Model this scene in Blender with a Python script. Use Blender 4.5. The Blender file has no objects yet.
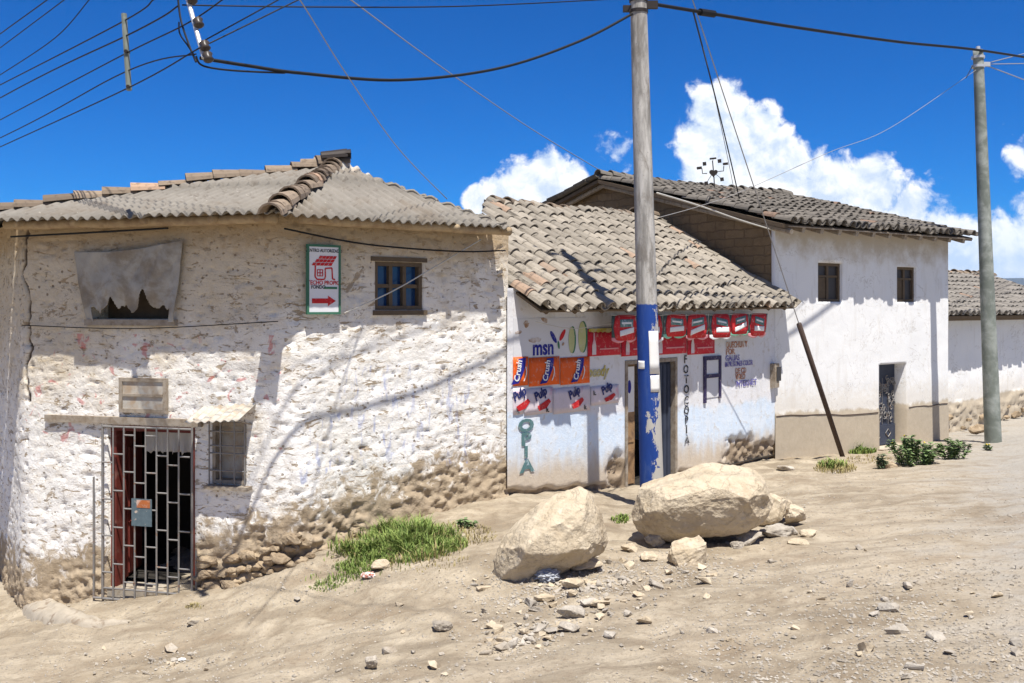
import bpy, bmesh, math, random
import numpy as np
from mathutils import Vector, Matrix, noise, Quaternion

random.seed(7)
C = bpy.context.scene.collection
SC = bpy.context.scene
F, CX, HY, EZ = 1000.0, 512.0, 305.0, 3.0
SUN_AZ = math.radians(18)      # towards +x from behind the camera
SUN_EL = math.radians(68)
R = math.radians
V = Vector

def P(px, py, Y):
    return V(((px - CX) / F * Y, Y, EZ - (py - HY) / F * Y))

# ------------------------------------------------------------------ materials
class NT:
    def __init__(self, nt):
        self.nt = nt; self.n = nt.nodes; self.l = nt.links
    def add(self, t, **kw):
        n = self.n.new(t)
        for k, v in kw.items():
            setattr(n, k, v)
        return n
    def _set(self, sock, v):
        if v is None: return
        if hasattr(v, 'is_output') or isinstance(v, bpy.types.NodeSocket):
            self.l.new(v, sock)
        else:
            sock.default_value = v
    def math(self, op, a, b=None, c=None, clamp=False):
        n = self.add('ShaderNodeMath', operation=op); n.use_clamp = clamp
        self._set(n.inputs[0], a)
        if b is not None: self._set(n.inputs[1], b)
        if c is not None: self._set(n.inputs[2], c)
        return n.outputs[0]
    def mix(self, f, a, b):
        n = self.add('ShaderNodeMix', data_type='RGBA')
        self._set(n.inputs[0], f)
        for s, v in ((n.inputs[6], a), (n.inputs[7], b)):
            if isinstance(v, (tuple, list)): v = tuple(v) + ((1,) if len(v) == 3 else ())
            self._set(s, v)
        return n.outputs[2]
    def ramp(self, x, lo, hi):
        n = self.add('ShaderNodeMapRange', interpolation_type='SMOOTHSTEP')
        self._set(n.inputs[0], x); n.inputs[1].default_value = lo; n.inputs[2].default_value = hi
        return n.outputs[0]
    def noise(self, scale, detail=4, rough=.55, vec=None, dist=0.0):
        n = self.add('ShaderNodeTexNoise')
        n.inputs['Scale'].default_value = scale; n.inputs['Detail'].default_value = detail
        n.inputs['Roughness'].default_value = rough; n.inputs['Distortion'].default_value = dist
        if vec is not None: self.l.new(vec, n.inputs['Vector'])
        return n.outputs[0]
    def voro(self, scale, vec=None, feature='F1'):
        n = self.add('ShaderNodeTexVoronoi', feature=feature)
        n.inputs['Scale'].default_value = scale
        if vec is not None: self.l.new(vec, n.inputs['Vector'])
        return n.outputs[0]
    def pos(self, s=(1, 1, 1)):
        g = self.add('ShaderNodeNewGeometry')
        m = self.add('ShaderNodeMapping'); m.inputs['Scale'].default_value = s
        self.l.new(g.outputs['Position'], m.inputs[0])
        return m.outputs[0]
    def attr(self, name):
        a = self.add('ShaderNodeAttribute'); a.attribute_name = name
        return a.outputs['Fac']

def material(name):
    m = bpy.data.materials.new(name); m.use_nodes = True
    t = NT(m.node_tree)
    b = m.node_tree.nodes['Principled BSDF']
    b.inputs['Specular IOR Level'].default_value = .25
    b.inputs['Roughness'].default_value = .85
    return m, t, b

def finish(t, b, col, bump=None, strength=.5, dist=.02, rough=None):
    if isinstance(col, (tuple, list)): b.inputs['Base Color'].default_value = tuple(col) + (1,)
    else: t.l.new(col, b.inputs['Base Color'])
    if bump is not None:
        n = t.add('ShaderNodeBump'); n.inputs['Strength'].default_value = strength
        n.inputs['Distance'].default_value = dist
        t.l.new(bump, n.inputs['Height']); t.l.new(n.outputs[0], b.inputs['Normal'])
    if rough is not None: t._set(b.inputs['Roughness'], rough)

M = {}
def simple(name, col, var=.25, scale=9, rough=.8, bump=.25, metal=0, col2=None, lo=.4, hi=.7, bscale=60, bdist=.006):
    m, t, b = material(name)
    p = t.pos()
    n1 = t.noise(scale, 5, .6, p)
    dark = tuple(c * (1 - var) for c in col)
    c = t.mix(n1, dark, tuple(min(1, x * (1 + var * .6)) for x in col))
    if col2:
        c = t.mix(t.ramp(t.noise(scale * .7, 6, .65, p, .3), lo, hi), c, col2)
    if name.startswith(('paper_', 'ink_', 'frame_', 'pennant')):
        dust = t.math('MULTIPLY', t.ramp(t.noise(16, 7, .72, p, .5), .54, .66), .42)
        c = t.mix(dust, c, (.55, .50, .44))
    finish(t, b, c, t.noise(bscale, 4, .6, p), bump, bdist, rough)
    b.inputs['Metallic'].default_value = metal
    M[name] = m
    return m

# whitewashed rough adobe of the corner house
def mat_adobe_white():
    m, t, b = material('whitewashed_adobe')
    p = t.pos()
    gh, tp, crk = t.attr('gh'), t.attr('tp'), t.attr('crk')
    nb = t.noise(1.6, 5, .6, p); nm = t.noise(7, 6, .65, p, .4); nf = t.noise(26, 5, .65, p, .6)
    up = t.ramp(gh, 1.9, 3.3)
    white = t.mix(t.ramp(nb, .35, .68), (.80, .775, .725), (.90, .885, .86))
    white = t.mix(t.math('MULTIPLY', t.ramp(nm, .49, .70), t.math('ADD', .45, t.math('MULTIPLY', up, .4))), white, (.62, .53, .41))
    strk = t.noise(4.2, 6, .66, t.pos((.55, .55, 2.6)), .9)
    white = t.mix(t.math('MULTIPLY', t.ramp(strk, .56, .66), t.math('ADD', .38, t.math('MULTIPLY', up, .4))), white, (.50, .40, .28))
    white = t.mix(t.math('MULTIPLY', t.ramp(t.math('ADD', t.math('MULTIPLY', gh, .28), t.math('MULTIPLY', nb, .9)), 1.0, 1.45), .8), white, (.54, .45, .31))
    hcr = t.noise(2.1, 6, .62, t.pos((.5, .5, 2.2)), .9)
    hline = t.math('SUBTRACT', 1.0, t.ramp(t.math('ABSOLUTE', t.math('SUBTRACT', hcr, .52)), .0, .008))
    hline = t.math('MULTIPLY', hline, t.ramp(t.noise(2.4, 5, .6, p), .47, .58))
    white = t.mix(t.math('MULTIPLY', hline, .8), white, (.17, .12, .075))
    # coarse patches where the lime has come off
    pn = t.noise(5.0, 7, .68, p, .7)
    flat = t.noise(9.5, 5, .66, t.pos((.55, .55, 1.7)), .8)
    spots = t.ramp(flat, .585, .625)
    cells = t.voro(11, p)
    dots = t.math('MULTIPLY', t.ramp(t.math('SUBTRACT', .26, cells), .05, .13), t.ramp(pn, .46, .58))
    fdots = t.ramp(nf, .67, .71)
    tan = t.mix(nf, (.24, .17, .10), (.40, .30, .19))
    spots = t.math('MAXIMUM', spots, t.math('MULTIPLY', t.ramp(t.noise(2.6, 7, .7, p, .8), .62, .66), .9))
    c = t.mix(t.math('MULTIPLY', spots, .85), white, tan)
    c = t.mix(t.math('MULTIPLY', dots, .8), c, (.20, .145, .09))
    c = t.mix(t.math('MULTIPLY', fdots, .75), c, (.24, .17, .11))
    # bare base and bare top
    hb = t.math('ADD', t.math('ADD', gh, -.10), t.math('MULTIPLY', t.math('SUBTRACT', pn, .5), 2.0))
    base = t.math('SUBTRACT', 1.0, t.ramp(hb, .34, .66))
    c = t.mix(base, c, t.mix(t.noise(13, 5, .6, p), (.30, .23, .155), (.50, .41, .295)))
    ht = t.math('ADD', tp, t.math('MULTIPLY', t.math('SUBTRACT', nm, .5), .75))
    top = t.math('SUBTRACT', 1.0, t.ramp(ht, .20, .60))
    c = t.mix(t.math('MULTIPLY', top, .8), c, (.40, .29, .17))
    # ghost strokes of old lettering
    old = t.attr('old')
    vs = t.pos((9, 9, 2.4))
    blue = t.math('MULTIPLY', t.ramp(t.noise(1.5, 3, .5, vs, .5), .54, .70), t.ramp(old, .05, .5))
    c = t.mix(t.math('MULTIPLY', blue, .5), c, (.20, .27, .55))
    oldr = t.attr('oldr')
    red = t.math('MULTIPLY', t.ramp(t.noise(4.5, 3, .5, p, 1.2), .62, .68), t.ramp(oldr, .05, .5))
    c = t.mix(t.math('MULTIPLY', red, .6), c, (.55, .12, .12))
    c = t.mix(t.ramp(crk, .2, .8), c, (.11, .08, .055))
    h = t.math('ADD', t.math('MULTIPLY', nm, .5), t.math('MULTIPLY', nf, .6))
    h = t.math('SUBTRACT', h, t.math('MULTIPLY', dots, .5))
    h = t.math('SUBTRACT', h, t.math('MULTIPLY', spots, .25))
    finish(t, b, c, h, .65, .03, .95)
    b.inputs['Specular IOR Level'].default_value = .1
    M['adobe_white'] = m

def mat_shop_wall():
    m, t, b = material('painted_shop_plaster')
    p = t.pos()
    gh, dmg = t.attr('gh'), t.attr('crk')
    n1 = t.noise(2.2, 5, .6, p); n2 = t.noise(10, 6, .6, p, .3); n3 = t.noise(45, 4, .6, p)
    upper = t.mix(n1, (.66, .66, .68), (.78, .78, .80))
    lower = t.mix(n2, (.52, .655, .82), (.76, .82, .89))
    lower = t.mix(t.math('MULTIPLY', t.ramp(n1, .45, .65), .35), lower, (.80, .80, .79))
    drip = t.noise(3.2, 4, .6, t.pos((2.2, 2.2, .5)))
    hz = t.math('ADD', gh, t.math('MULTIPLY', t.math('SUBTRACT', n1, .5), .25))
    c = t.mix(t.ramp(hz, 1.02, 1.14), lower, upper)
    hb = t.math('ADD', gh, t.math('MULTIPLY', t.math('SUBTRACT', drip, .5), .55))
    c = t.mix(t.math('MULTIPLY', t.math('SUBTRACT', 1.0, t.ramp(hb, .22, .70)), .9), c, t.mix(n2, (.46, .365, .255), (.62, .525, .40)))
    c = t.mix(t.math('MULTIPLY', t.ramp(n2, .57, .68), .5), c, (.50, .44, .36))
    c = t.mix(t.math('MULTIPLY', t.ramp(t.noise(1.7, 6, .65, t.pos((1.8, 1.8, .5)), .4), .52, .7), .45), c, (.50, .46, .40))
    c = t.mix(t.ramp(dmg, .3, .6), c, t.mix(n2, (.17, .125, .085), (.44, .35, .25)))
    finish(t, b, c, t.math('ADD', n2, t.math('MULTIPLY', n3, .5)), .5, .015, .9)
    M['shop_wall'] = m

def mat_stucco():
    m, t, b = material('white_stucco_with_cement_dado')
    p = t.pos()
    gh = t.attr('gh')
    n1 = t.noise(1.3, 5, .6, p); n2 = t.noise(11, 6, .65, p, .3)
    white = t.mix(n1, (.72, .72, .72), (.82, .82, .81))
    stain = t.noise(2.2, 5, .65, t.pos((2.5, 2.5, .45)))
    white = t.mix(t.math('MULTIPLY', t.ramp(stain, .52, .72), .35), white, (.58, .54, .48))
    tpn = t.math('ADD', t.math('SUBTRACT', 3.85, gh), t.math('MULTIPLY', t.math('SUBTRACT', t.noise(3, 6, .65, p), .5), 1.2))
    white = t.mix(t.math('MULTIPLY', t.math('SUBTRACT', 1.0, t.ramp(tpn, -.35, .35)), .75), white, (.42, .34, .23))
    splash = t.math('ADD', gh, t.math('MULTIPLY', t.math('SUBTRACT', n2, .5), 1.0))
    white = t.mix(t.math('MULTIPLY', t.math('SUBTRACT', 1.0, t.ramp(splash, .95, 1.45)), .4), white, (.60, .53, .42))
    hair = t.math('SUBTRACT', 1.0, t.ramp(t.math('ABSOLUTE', t.math('SUBTRACT', t.noise(1.1, 6, .6, p, .5), .5)), .0, .006))
    white = t.mix(t.math('MULTIPLY', hair, .45), white, (.35, .31, .26))
    cem = t.mix(n2, (.38, .32, .24), (.52, .45, .35))
    hz = t.math('ADD', gh, t.math('MULTIPLY', t.math('SUBTRACT', t.noise(3.5, 5, .6, p), .5), .28))
    c = t.mix(t.math('SUBTRACT', 1.0, t.ramp(hz, .80, .88)), white, cem)
    finish(t, b, c, n2, .35, .012, .9)
    M['stucco'] = m

def mat_brick_adobe():
    m, t, b = material('bare_adobe_blocks')
    tc = t.add('ShaderNodeAttribute'); tc.attribute_name = 'wuv'
    br = t.add('ShaderNodeTexBrick')
    wn = t.add('ShaderNodeTexNoise'); wn.inputs['Scale'].default_value = 3.5; wn.inputs['Detail'].default_value = 5; t.l.new(tc.outputs['Vector'], wn.inputs['Vector'])
    wv_ = t.add('ShaderNodeMix', data_type='RGBA', blend_type='LINEAR_LIGHT'); wv_.inputs[0].default_value = .07; t.l.new(tc.outputs['Vector'], wv_.inputs[6]); t.l.new(wn.outputs['Color'], wv_.inputs[7]); t.l.new(wv_.outputs[2], br.inputs['Vector'])
    br.inputs['Scale'].default_value = 1; br.inputs['Brick Width'].default_value = .46
    br.inputs['Row Height'].default_value = .17; br.inputs['Mortar Size'].default_value = .012
    br.inputs['Mortar Smooth'].default_value = .4
    br.inputs['Color1'].default_value = (.20, .14, .08, 1); br.inputs['Color2'].default_value = (.25, .175, .10, 1)
    br.inputs['Mortar'].default_value = (.17, .118, .07, 1)
    p = t.pos()
    n = t.noise(6, 6, .65, p, .4)
    c = t.mix(t.ramp(n, .4, .75), br.outputs['Color'], (.17, .12, .07))
    h = t.math('ADD', br.outputs['Fac'], t.math('MULTIPLY', n, -1.2))
    finish(t, b, c, h, .8, -.03, .95)
    M['adobe_brick'] = m

def mat_tile(name, c1, c2, c3, lichen=.5):
    m, t, b = material(name)
    p = t.pos()
    r = t.attr('rnd')
    n = t.noise(14, 6, .65, p, .3); nb = t.noise(1.4, 4, .6, p)
    c = t.mix(r, c1, c2)
    c = t.mix(t.ramp(r, .93, .97), c, c3)
    c = t.mix(t.math('MULTIPLY', t.ramp(n, .5, .7), lichen), c, tuple(x * .42 for x in c1))
    c = t.mix(t.math('MULTIPLY', t.ramp(nb, .55, .75), .4), c, tuple(x * .6 for x in c2))
    finish(t, b, c, n, .5, .012, .9)
    M[name] = m

def mat_fibro():
    m, t, b = material('weathered_corrugated_sheet')
    p = t.pos()
    n = t.noise(3, 6, .65, p, .4); nf = t.noise(38, 5, .6, p)
    c = t.mix(n, (.165, .15, .13), (.28, .256, .222))
    c = t.mix(t.math('MULTIPLY', t.ramp(t.noise(8, 6, .7, p, .5), .52, .68), .65), c, (.12, .10, .08))
    c = t.mix(t.math('MULTIPLY', t.ramp(t.noise(.9, 6, .7, p, .6), .5, .66), .55), c, (.16, .125, .09))
    c = t.mix(t.math('MULTIPLY', t.ramp(t.noise(13, 6, .7, p, .2), .62, .7), .6), c, (.42, .39, .34))
    finish(t, b, c, nf, .35, .006, .9)
    M['fibro'] = m

def mat_ground():
    m, t, b = material('dry_dirt_ground')
    p = t.pos()
    n1 = t.noise(.35, 5, .6, p, .3); n2 = t.noise(2.2, 6, .62, p, .5); n3 = t.noise(17, 7, .7, p, .3); n4 = t.noise(90, 4, .6, p)
    c = t.mix(t.ramp(n2, .3, .7), (.24, .192, .135), (.45, .385, .29))
    c = t.mix(t.math('MULTIPLY', t.ramp(n1, .45, .62), .5), c, (.45, .385, .295))
    # packed grey gravel lane, by place
    lane = t.attr('lane')
    trk = t.noise(1.6, 6, .62, t.pos((1, 1, 1)), .2)
    mp = trk.node.inputs['Vector'].links[0].from_node; mp.inputs['Rotation'].default_value = (0, 0, R(-38)); mp.inputs['Scale'].default_value = (.35, 2.6, 1)
    c = t.mix(t.math('MULTIPLY', t.ramp(trk, .48, .62), .5), c, (.23, .19, .14))
    g = t.mix(n3, (.27, .25, .22), (.44, .415, .375))
    c = t.mix(t.math('MULTIPLY', t.ramp(t.math('ADD', lane, t.math('MULTIPLY', t.math('SUBTRACT', n2, .5), .9)), .20, .70), .9), c, g)
    c = t.mix(t.math('MULTIPLY', t.ramp(n3, .53, .66), .55), c, (.18, .14, .10))
    c = t.mix(t.math('MULTIPLY', t.ramp(t.noise(.9, 6, .65, t.pos((1, 1.6, 1)), .6), .52, .68), .45), c, (.25, .19, .13))
    peb = t.voro(34, p); pm = t.noise(1.1, 4, .6, p)
    pe = t.math('MULTIPLY', t.ramp(t.math('SUBTRACT', .25, peb), .0, .06), t.ramp(pm, .40, .62))
    c = t.mix(t.math('MULTIPLY', pe, .6), c, t.mix(t.noise(33, 1, .5, p), (.24, .21, .18), (.62, .58, .52)))
    h = t.math('ADD', t.math('MULTIPLY', n2, .7), t.math('ADD', t.math('MULTIPLY', n3, .55), t.math('ADD', t.math('MULTIPLY', pe, .22), t.math('MULTIPLY', n4, .12))))
    finish(t, b, c, h, .9, .05, .95)
    b.inputs['Specular IOR Level'].default_value = .1
    M['ground'] = m

def mat_rock(name, a, bcol, dark):
    m, t, b = material(name)
    p = t.pos()
    n = t.noise(4, 7, .65, p, .4); nf = t.noise(30, 6, .7, p)
    c = t.mix(t.ramp(n, .3, .7), a, bcol)
    c = t.mix(t.math('MULTIPLY', t.ramp(nf, .55, .68), .6), c, dark)
    c = t.mix(t.math('MULTIPLY', t.ramp(t.noise(1.6, 5, .6, p, .6), .55, .7), .4), c, (.36, .26, .15))
    finish(t, b, c, t.math('ADD', n, t.math('MULTIPLY', nf, .5)), .8, .03, .92)
    M[name] = m

def mat_boulder():
    m, t, b = material('boulder_stone')
    p = t.pos()
    n = t.noise(3.2, 7, .68, p, .5); nf = t.noise(24, 7, .72, p, .3); n1 = t.noise(1.5, 6, .65, p, .8)
    c = t.mix(t.ramp(n, .25, .75), (.44, .36, .25), (.57, .49, .37))
    c = t.mix(t.math('MULTIPLY', t.ramp(n1, .50, .66), .45), c, (.33, .25, .16))
    c = t.mix(t.math('MULTIPLY', t.ramp(nf, .56, .70), .45), c, (.25, .19, .125))
    c = t.mix(t.math('MULTIPLY', t.ramp(t.noise(7, 7, .7, p, .5), .58, .70), .6), c, (.66, .60, .50))
    wv = t.noise(2.2, 5, .6, p, 1.1)
    ck = t.math('SUBTRACT', 1.0, t.ramp(t.math('ABSOLUTE', t.math('SUBTRACT', wv, .5)), .0, .012))
    c = t.mix(t.math('MULTIPLY', ck, .2), c, (.13, .095, .06))
    h = t.math('SUBTRACT', t.math('ADD', n, t.math('MULTIPLY', nf, .7)), t.math('MULTIPLY', ck, .2))
    finish(t, b, c, h, .8, .025, .92)
    M['boulder_stone'] = m

def mat_pole():
    m, t, b = material('concrete_pole')
    p = t.pos()
    gh = t.attr('gh')
    n = t.noise(5, 6, .65, t.pos((2, 2, .35)), .3); nf = t.noise(30, 5, .6, p)
    con = t.mix(t.ramp(n, .3, .7), (.20, .19, .175), (.50, .48, .45))
    con = t.mix(t.math('MULTIPLY', t.ramp(t.noise(2.2, 6, .7, t.pos((3, 3, .8)), .6), .5, .64), .6), con, (.16, .14, .12))
    con = t.mix(t.math('MULTIPLY', t.ramp(nf, .58, .7), .5), con, (.17, .16, .15))
    blue = t.mix(n, (.008, .032, .17), (.016, .065, .30))
    blue = t.mix(t.math('MULTIPLY', t.ramp(t.noise(3.5, 6, .7, t.pos((2, 2, .4)), .4), .5, .7), .5), blue, (.07, .12, .27))
    g = t.add('ShaderNodeNewGeometry'); sx = t.add('ShaderNodeSeparateXYZ'); t.l.new(g.outputs['Normal'], sx.inputs[0])
    flake = t.math('ADD', t.noise(6.5, 7, .72, t.pos((1, 1, .6)), .5), t.math('MULTIPLY', sx.outputs[0], .16))
    low = t.math('ADD', .35, t.math('MULTIPLY', t.ramp(t.math('SUBTRACT', 2.1, gh), .2, .9), .65))
    fl = t.math('MULTIPLY', t.ramp(t.math('ADD', flake, t.math('MULTIPLY', t.math('SUBTRACT', low, 1.0), .16)), .50, .54), 1.0)
    bl = t.mix(fl, blue, (.44, .42, .38))
    e = t.math('ADD', gh, t.math('MULTIPLY', t.noise(20, 3, .5, p), .04))
    c = t.mix(t.ramp(e, 2.63, 2.65), bl, con)
    finish(t, b, c, nf, .3, .008, .75)
    M['pole'] = m

def mat_leaf(name, a, bcol):
    m, t, b = material(name)
    r = t.attr('rnd')
    c = t.mix(r, a, bcol)
    finish(t, b, c, None, 0, 0, .6)
    M[name] = m

def mat_glass(name, col, rough=.12):
    m, t, b = material(name)
    n = t.noise(4, 3, .5, t.pos())
    c = t.mix(n, tuple(x * .5 for x in col), col)
    finish(t, b, c, None, 0, 0, rough); b.inputs['Specular IOR Level'].default_value = .5
    M[name] = m

mat_adobe_white(); mat_shop_wall(); mat_stucco(); mat_brick_adobe(); mat_fibro(); mat_ground(); mat_pole(); mat_boulder()
mat_tile('tile_pale', (.22, .195, .16), (.345, .305, .25), (.33, .235, .17), .55)
mat_tile('tile_grey', (.11, .098, .084), (.19, .17, .145), (.22, .15, .11), .6)
mat_tile('tile_far', (.17, .155, .138), (.26, .238, .21), (.28, .2, .15), .5)
mat_tile('tile_clay', (.15, .115, .085), (.29, .225, .165), (.44, .29, .2), .7)
mat_rock('rock_pale', (.40, .325, .225), (.60, .515, .39), (.22, .17, .115))
mat_rock('rock_grey', (.28, .245, .20), (.50, .455, .39), (.15, .13, .11))
mat_rock('rubble', (.25, .185, .12), (.42, .335, .23), (.13, .09, .06))
mat_leaf('leaf_green', (.09, .15, .055), (.21, .29, .12))
mat_leaf('leaf_grey', (.07, .115, .06), (.17, .22, .12))
mat_leaf('grass_green', (.09, .155, .03), (.25, .31, .085))
mat_leaf('grass_dry', (.22, .19, .07), (.38, .31, .15))
mat_leaf('petal_yellow', (.7, .5, .03), (.8, .6, .05))
mat_glass('glass_blue', (.02, .07, .2)); mat_glass('glass_dark', (.05, .045, .045), .55)
simple('wood_brown', (.13, .095, .062), .4, 14, .85, .4)
simple('wood_grey', (.36, .31, .25), .35, 16, .9, .4, col2=(.22, .17, .12))
simple('beam', (.42, .32, .20), .35, 10, .9, .4, col2=(.26, .18, .11))
simple('wood_red', (.15, .03, .022), .35, 10, .6, .3, col2=(.20, .09, .07), lo=.5, hi=.75)
simple('wood_worn', (.36, .22, .11), .4, 12, .85, .4, col2=(.16, .10, .06))
simple('door_slate', (.045, .055, .085), .35, 10, .6, .3)
simple('frame_violet', (.04, .03, .09), .3, 12, .6, .2)
simple('iron_pale', (.26, .25, .24), .3, 20, .55, .3, .3, col2=(.27, .15, .09), lo=.55, hi=.7)
simple('iron_dark', (.035, .028, .026), .3, 20, .6, .3, .2)
simple('rust_pipe', (.075, .05, .04), .4, 18, .8, .4)
simple('zinc', (.50, .48, .43), .25, 10, .7, .3, .1, col2=(.40, .31, .22))
simple('cloth', (.40, .38, .34), .35, 5, .95, .3, col2=(.25, .21, .16), lo=.42, hi=.66)
simple('cloth_white', (.55, .54, .52), .2, 6, .95, .3)
simple('paper', (.78, .77, .74), .08, 9, .85, .15, col2=(.66, .62, .55), lo=.55, hi=.75)
simple('paper_orange', (.80, .12, .012), .15, 6, .6, .1)
simple('paper_red', (.52, .012, .035), .22, 5, .6, .1)
simple('paper_pink', (.70, .62, .66), .2, 3, .7, .1, col2=(.62, .32, .42), lo=.55, hi=.68)
simple('poster_blue', (.11, .155, .18), .4, 25, .6, .1, col2=(.5, .42, .35), lo=.6, hi=.66)
simple('ink_blue', (.015, .02, .26), .3, 12, .7, .1)
simple('ink_navy', (.02, .03, .15), .3, 12, .7, .1)
simple('ink_red', (.55, .02, .025), .25, 12, .7, .1)
simple('ink_orange', (.42, .13, .04), .35, 14, .8, .1, col2=(.6, .48, .42))
simple('ink_violet', (.10, .08, .38), .35, 14, .8, .1, col2=(.45, .45, .55))
simple('ink_yellow', (.50, .40, .04), .3, 12, .7, .1, col2=(.55, .52, .35))
simple('ink_white', (.78, .78, .78), .1, 12, .7, .1)
simple('ink_teal', (.10, .20, .21), .35, 12, .8, .1, col2=(.42, .52, .58), lo=.56, hi=.68)
simple('ink_green', (.05, .18, .10), .3, 12, .7, .1)
simple('ink_lime', (.50, .52, .26), .25, 6, .8, .1)
simple('ink_brown', (.33, .18, .09), .4, 12, .8, .1, col2=(.62, .58, .55))
simple('ink_black', (.025, .025, .03), .3, 12, .8, .1, col2=(.4, .42, .45), lo=.55, hi=.65)
simple('pennant', (.055, .085, .08), .35, 4, .5, .1)
simple('pennant_mint', (.25, .60, .42), .2, 4, .5, .1)
simple('pennant_pink', (.75, .30, .32), .2, 4, .5, .1)
simple('sign_white', (.72, .72, .74), .08, 5, .5, .1)
simple('sign_green', (.05, .16, .10), .3, 12, .6, .1)
simple('cable', (.012, .012, .013), .2, 10, .6, .1)
simple('cable_grey', (.30, .29, .28), .2, 10, .6, .1)
simple('cable_pale', (.55, .53, .48), .2, 10, .6, .1)
simple('porcelain', (.06, .05, .045), .3, 20, .35, .1)
simple('galvanised', (.55, .56, .57), .15, 20, .45, .1, .4)
simple('pole_green', (.17, .19, .165), .35, 4, .8, .25, col2=(.33, .35, .32))
simple('cement', (.40, .35, .28), .4, 9, .95, .6, col2=(.24, .19, .14), lo=.5, hi=.62)
simple('plastic_grey', (.36, .38, .42), .4, 25, .5, .3)
simple('wrapper', (.65, .25, .18), .5, 60, .5, .2, col2=(.75, .75, .72), lo=.45, hi=.55)
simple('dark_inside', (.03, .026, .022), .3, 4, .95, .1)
simple('hill', (.045, .07, .10), .35, .004, .95, 0)
simple('mural_white', (.67, .67, .69), .08, 3, .9, .15)

# ------------------------------------------------------------------ object helpers
def root_loc(o):
    l = V((0, 0, 0))
    while o is not None:
        l = l + o.location; o = o.parent
    return l

def tag(o, label=None, cat=None, group=None, kind=None):
    if label: o['label'] = label
    if cat: o['category'] = cat
    if group: o['group'] = group
    if kind: o['kind'] = kind
    return o

def thing(name, loc, label, cat, group=None):
    o = bpy.data.objects.new(name, None); C.objects.link(o)
    o.location = loc; o.empty_display_size = .2
    return tag(o, label, cat, group)

class MB:
    """collects geometry in world coordinates, links it as one mesh object"""
    def __init__(self):
        self.v = []; self.f = []; self.at = {}
    def add(self, vs, fs, **at):
        o = len(self.v)
        self.v.extend([V(x) for x in vs]); self.f.extend([tuple(i + o for i in f) for f in fs])
        n = len(vs)
        for k, val in at.items():
            a = self.at.setdefault(k, [0.0] * o)
            a.extend([0.0] * (o - len(a)))
            a.extend(list(val) if isinstance(val, (list, tuple, np.ndarray)) else [val] * n)
        return o
    def box(self, c, sx, sy, sz, ux=(1, 0, 0), uy=(0, 1, 0), uz=(0, 0, 1), **at):
        c = V(c); a, b, d = V(ux) * (sx / 2), V(uy) * (sy / 2), V(uz) * (sz / 2)
        vs = [c + a * i + b * j + d * k for k in (-1, 1) for j in (-1, 1) for i in (-1, 1)]
        self.add(vs, [(0, 2, 3, 1), (4, 5, 7, 6), (0, 1, 5, 4), (2, 6, 7, 3), (0, 4, 6, 2), (1, 3, 7, 5)], **at)
        return self
    def tube(self, pts, r, n=6, caps=True, **at):
        pts = [V(p) for p in pts]; rs = r if isinstance(r, (list, tuple)) else [r] * len(pts)
        vs = []; up = None
        for i, p in enumerate(pts):
            d = (pts[min(i + 1, len(pts) - 1)] - pts[max(i - 1, 0)]).normalized()
            if up is None:
                up = V((0, 0, 1)) if abs(d.z) < .9 else V((1, 0, 0))
            x = d.cross(up).normalized(); y = x.cross(d).normalized(); up = y
            for k in range(n):
                a = 2 * math.pi * k / n
                vs.append(p + x * math.cos(a) * rs[i] + y * math.sin(a) * rs[i])
        fs = [(i * n + k, i * n + (k + 1) % n, (i + 1) * n + (k + 1) % n, (i + 1) * n + k) for i in range(len(pts) - 1) for k in range(n)]
        if caps:
            fs.append(tuple(range(n))[::-1]); fs.append(tuple((len(pts) - 1) * n + k for k in range(n)))
        self.add(vs, fs, **at)
        return self
    def build(self, name, mat, parent=None, smooth=False, origin=None, solid=0, kind=None):
        me = bpy.data.meshes.new(name)
        if parent is not None: o0 = root_loc(parent)
        elif origin is not None: o0 = V(origin)
        else:
            xs = np.array([tuple(v) for v in self.v]); lo, hi = xs.min(0), xs.max(0)
            o0 = V(((lo[0] + hi[0]) / 2, (lo[1] + hi[1]) / 2, lo[2]))
        me.from_pydata([v - o0 for v in self.v], [], self.f)
        for k, a in self.at.items():
            a = a + [0.0] * (len(self.v) - len(a))
            if k == 'wuv': continue
            at = me.attributes.new(k, 'FLOAT', 'POINT'); at.data.foreach_set('value', [float(x) for x in a])
        me.materials.append(M[mat])
        if smooth: me.polygons.foreach_set('use_smooth', [True] * len(me.polygons))
        me.update()
        o = bpy.data.objects.new(name, me); C.objects.link(o)
        if parent is not None: o.parent = parent
        else: o.location = o0
        if solid:
            s = o.modifiers.new('thickness', 'SOLIDIFY'); s.thickness = solid; s.offset = 0
        if kind: o['kind'] = kind
        return o

def copy_tree(o, loc=None, rot=None, scale=None):
    c = o.copy(); C.objects.link(c)
    if loc is not None: c.location = loc
    if rot is not None: c.rotation_euler = rot
    if scale is not None: c.scale = scale
    for ch in o.children:
        d = ch.copy(); C.objects.link(d); d.parent = c
    return c

def fbm(p, o=5, h=.9): return noise.fractal(p, h, 2.0, o)

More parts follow.
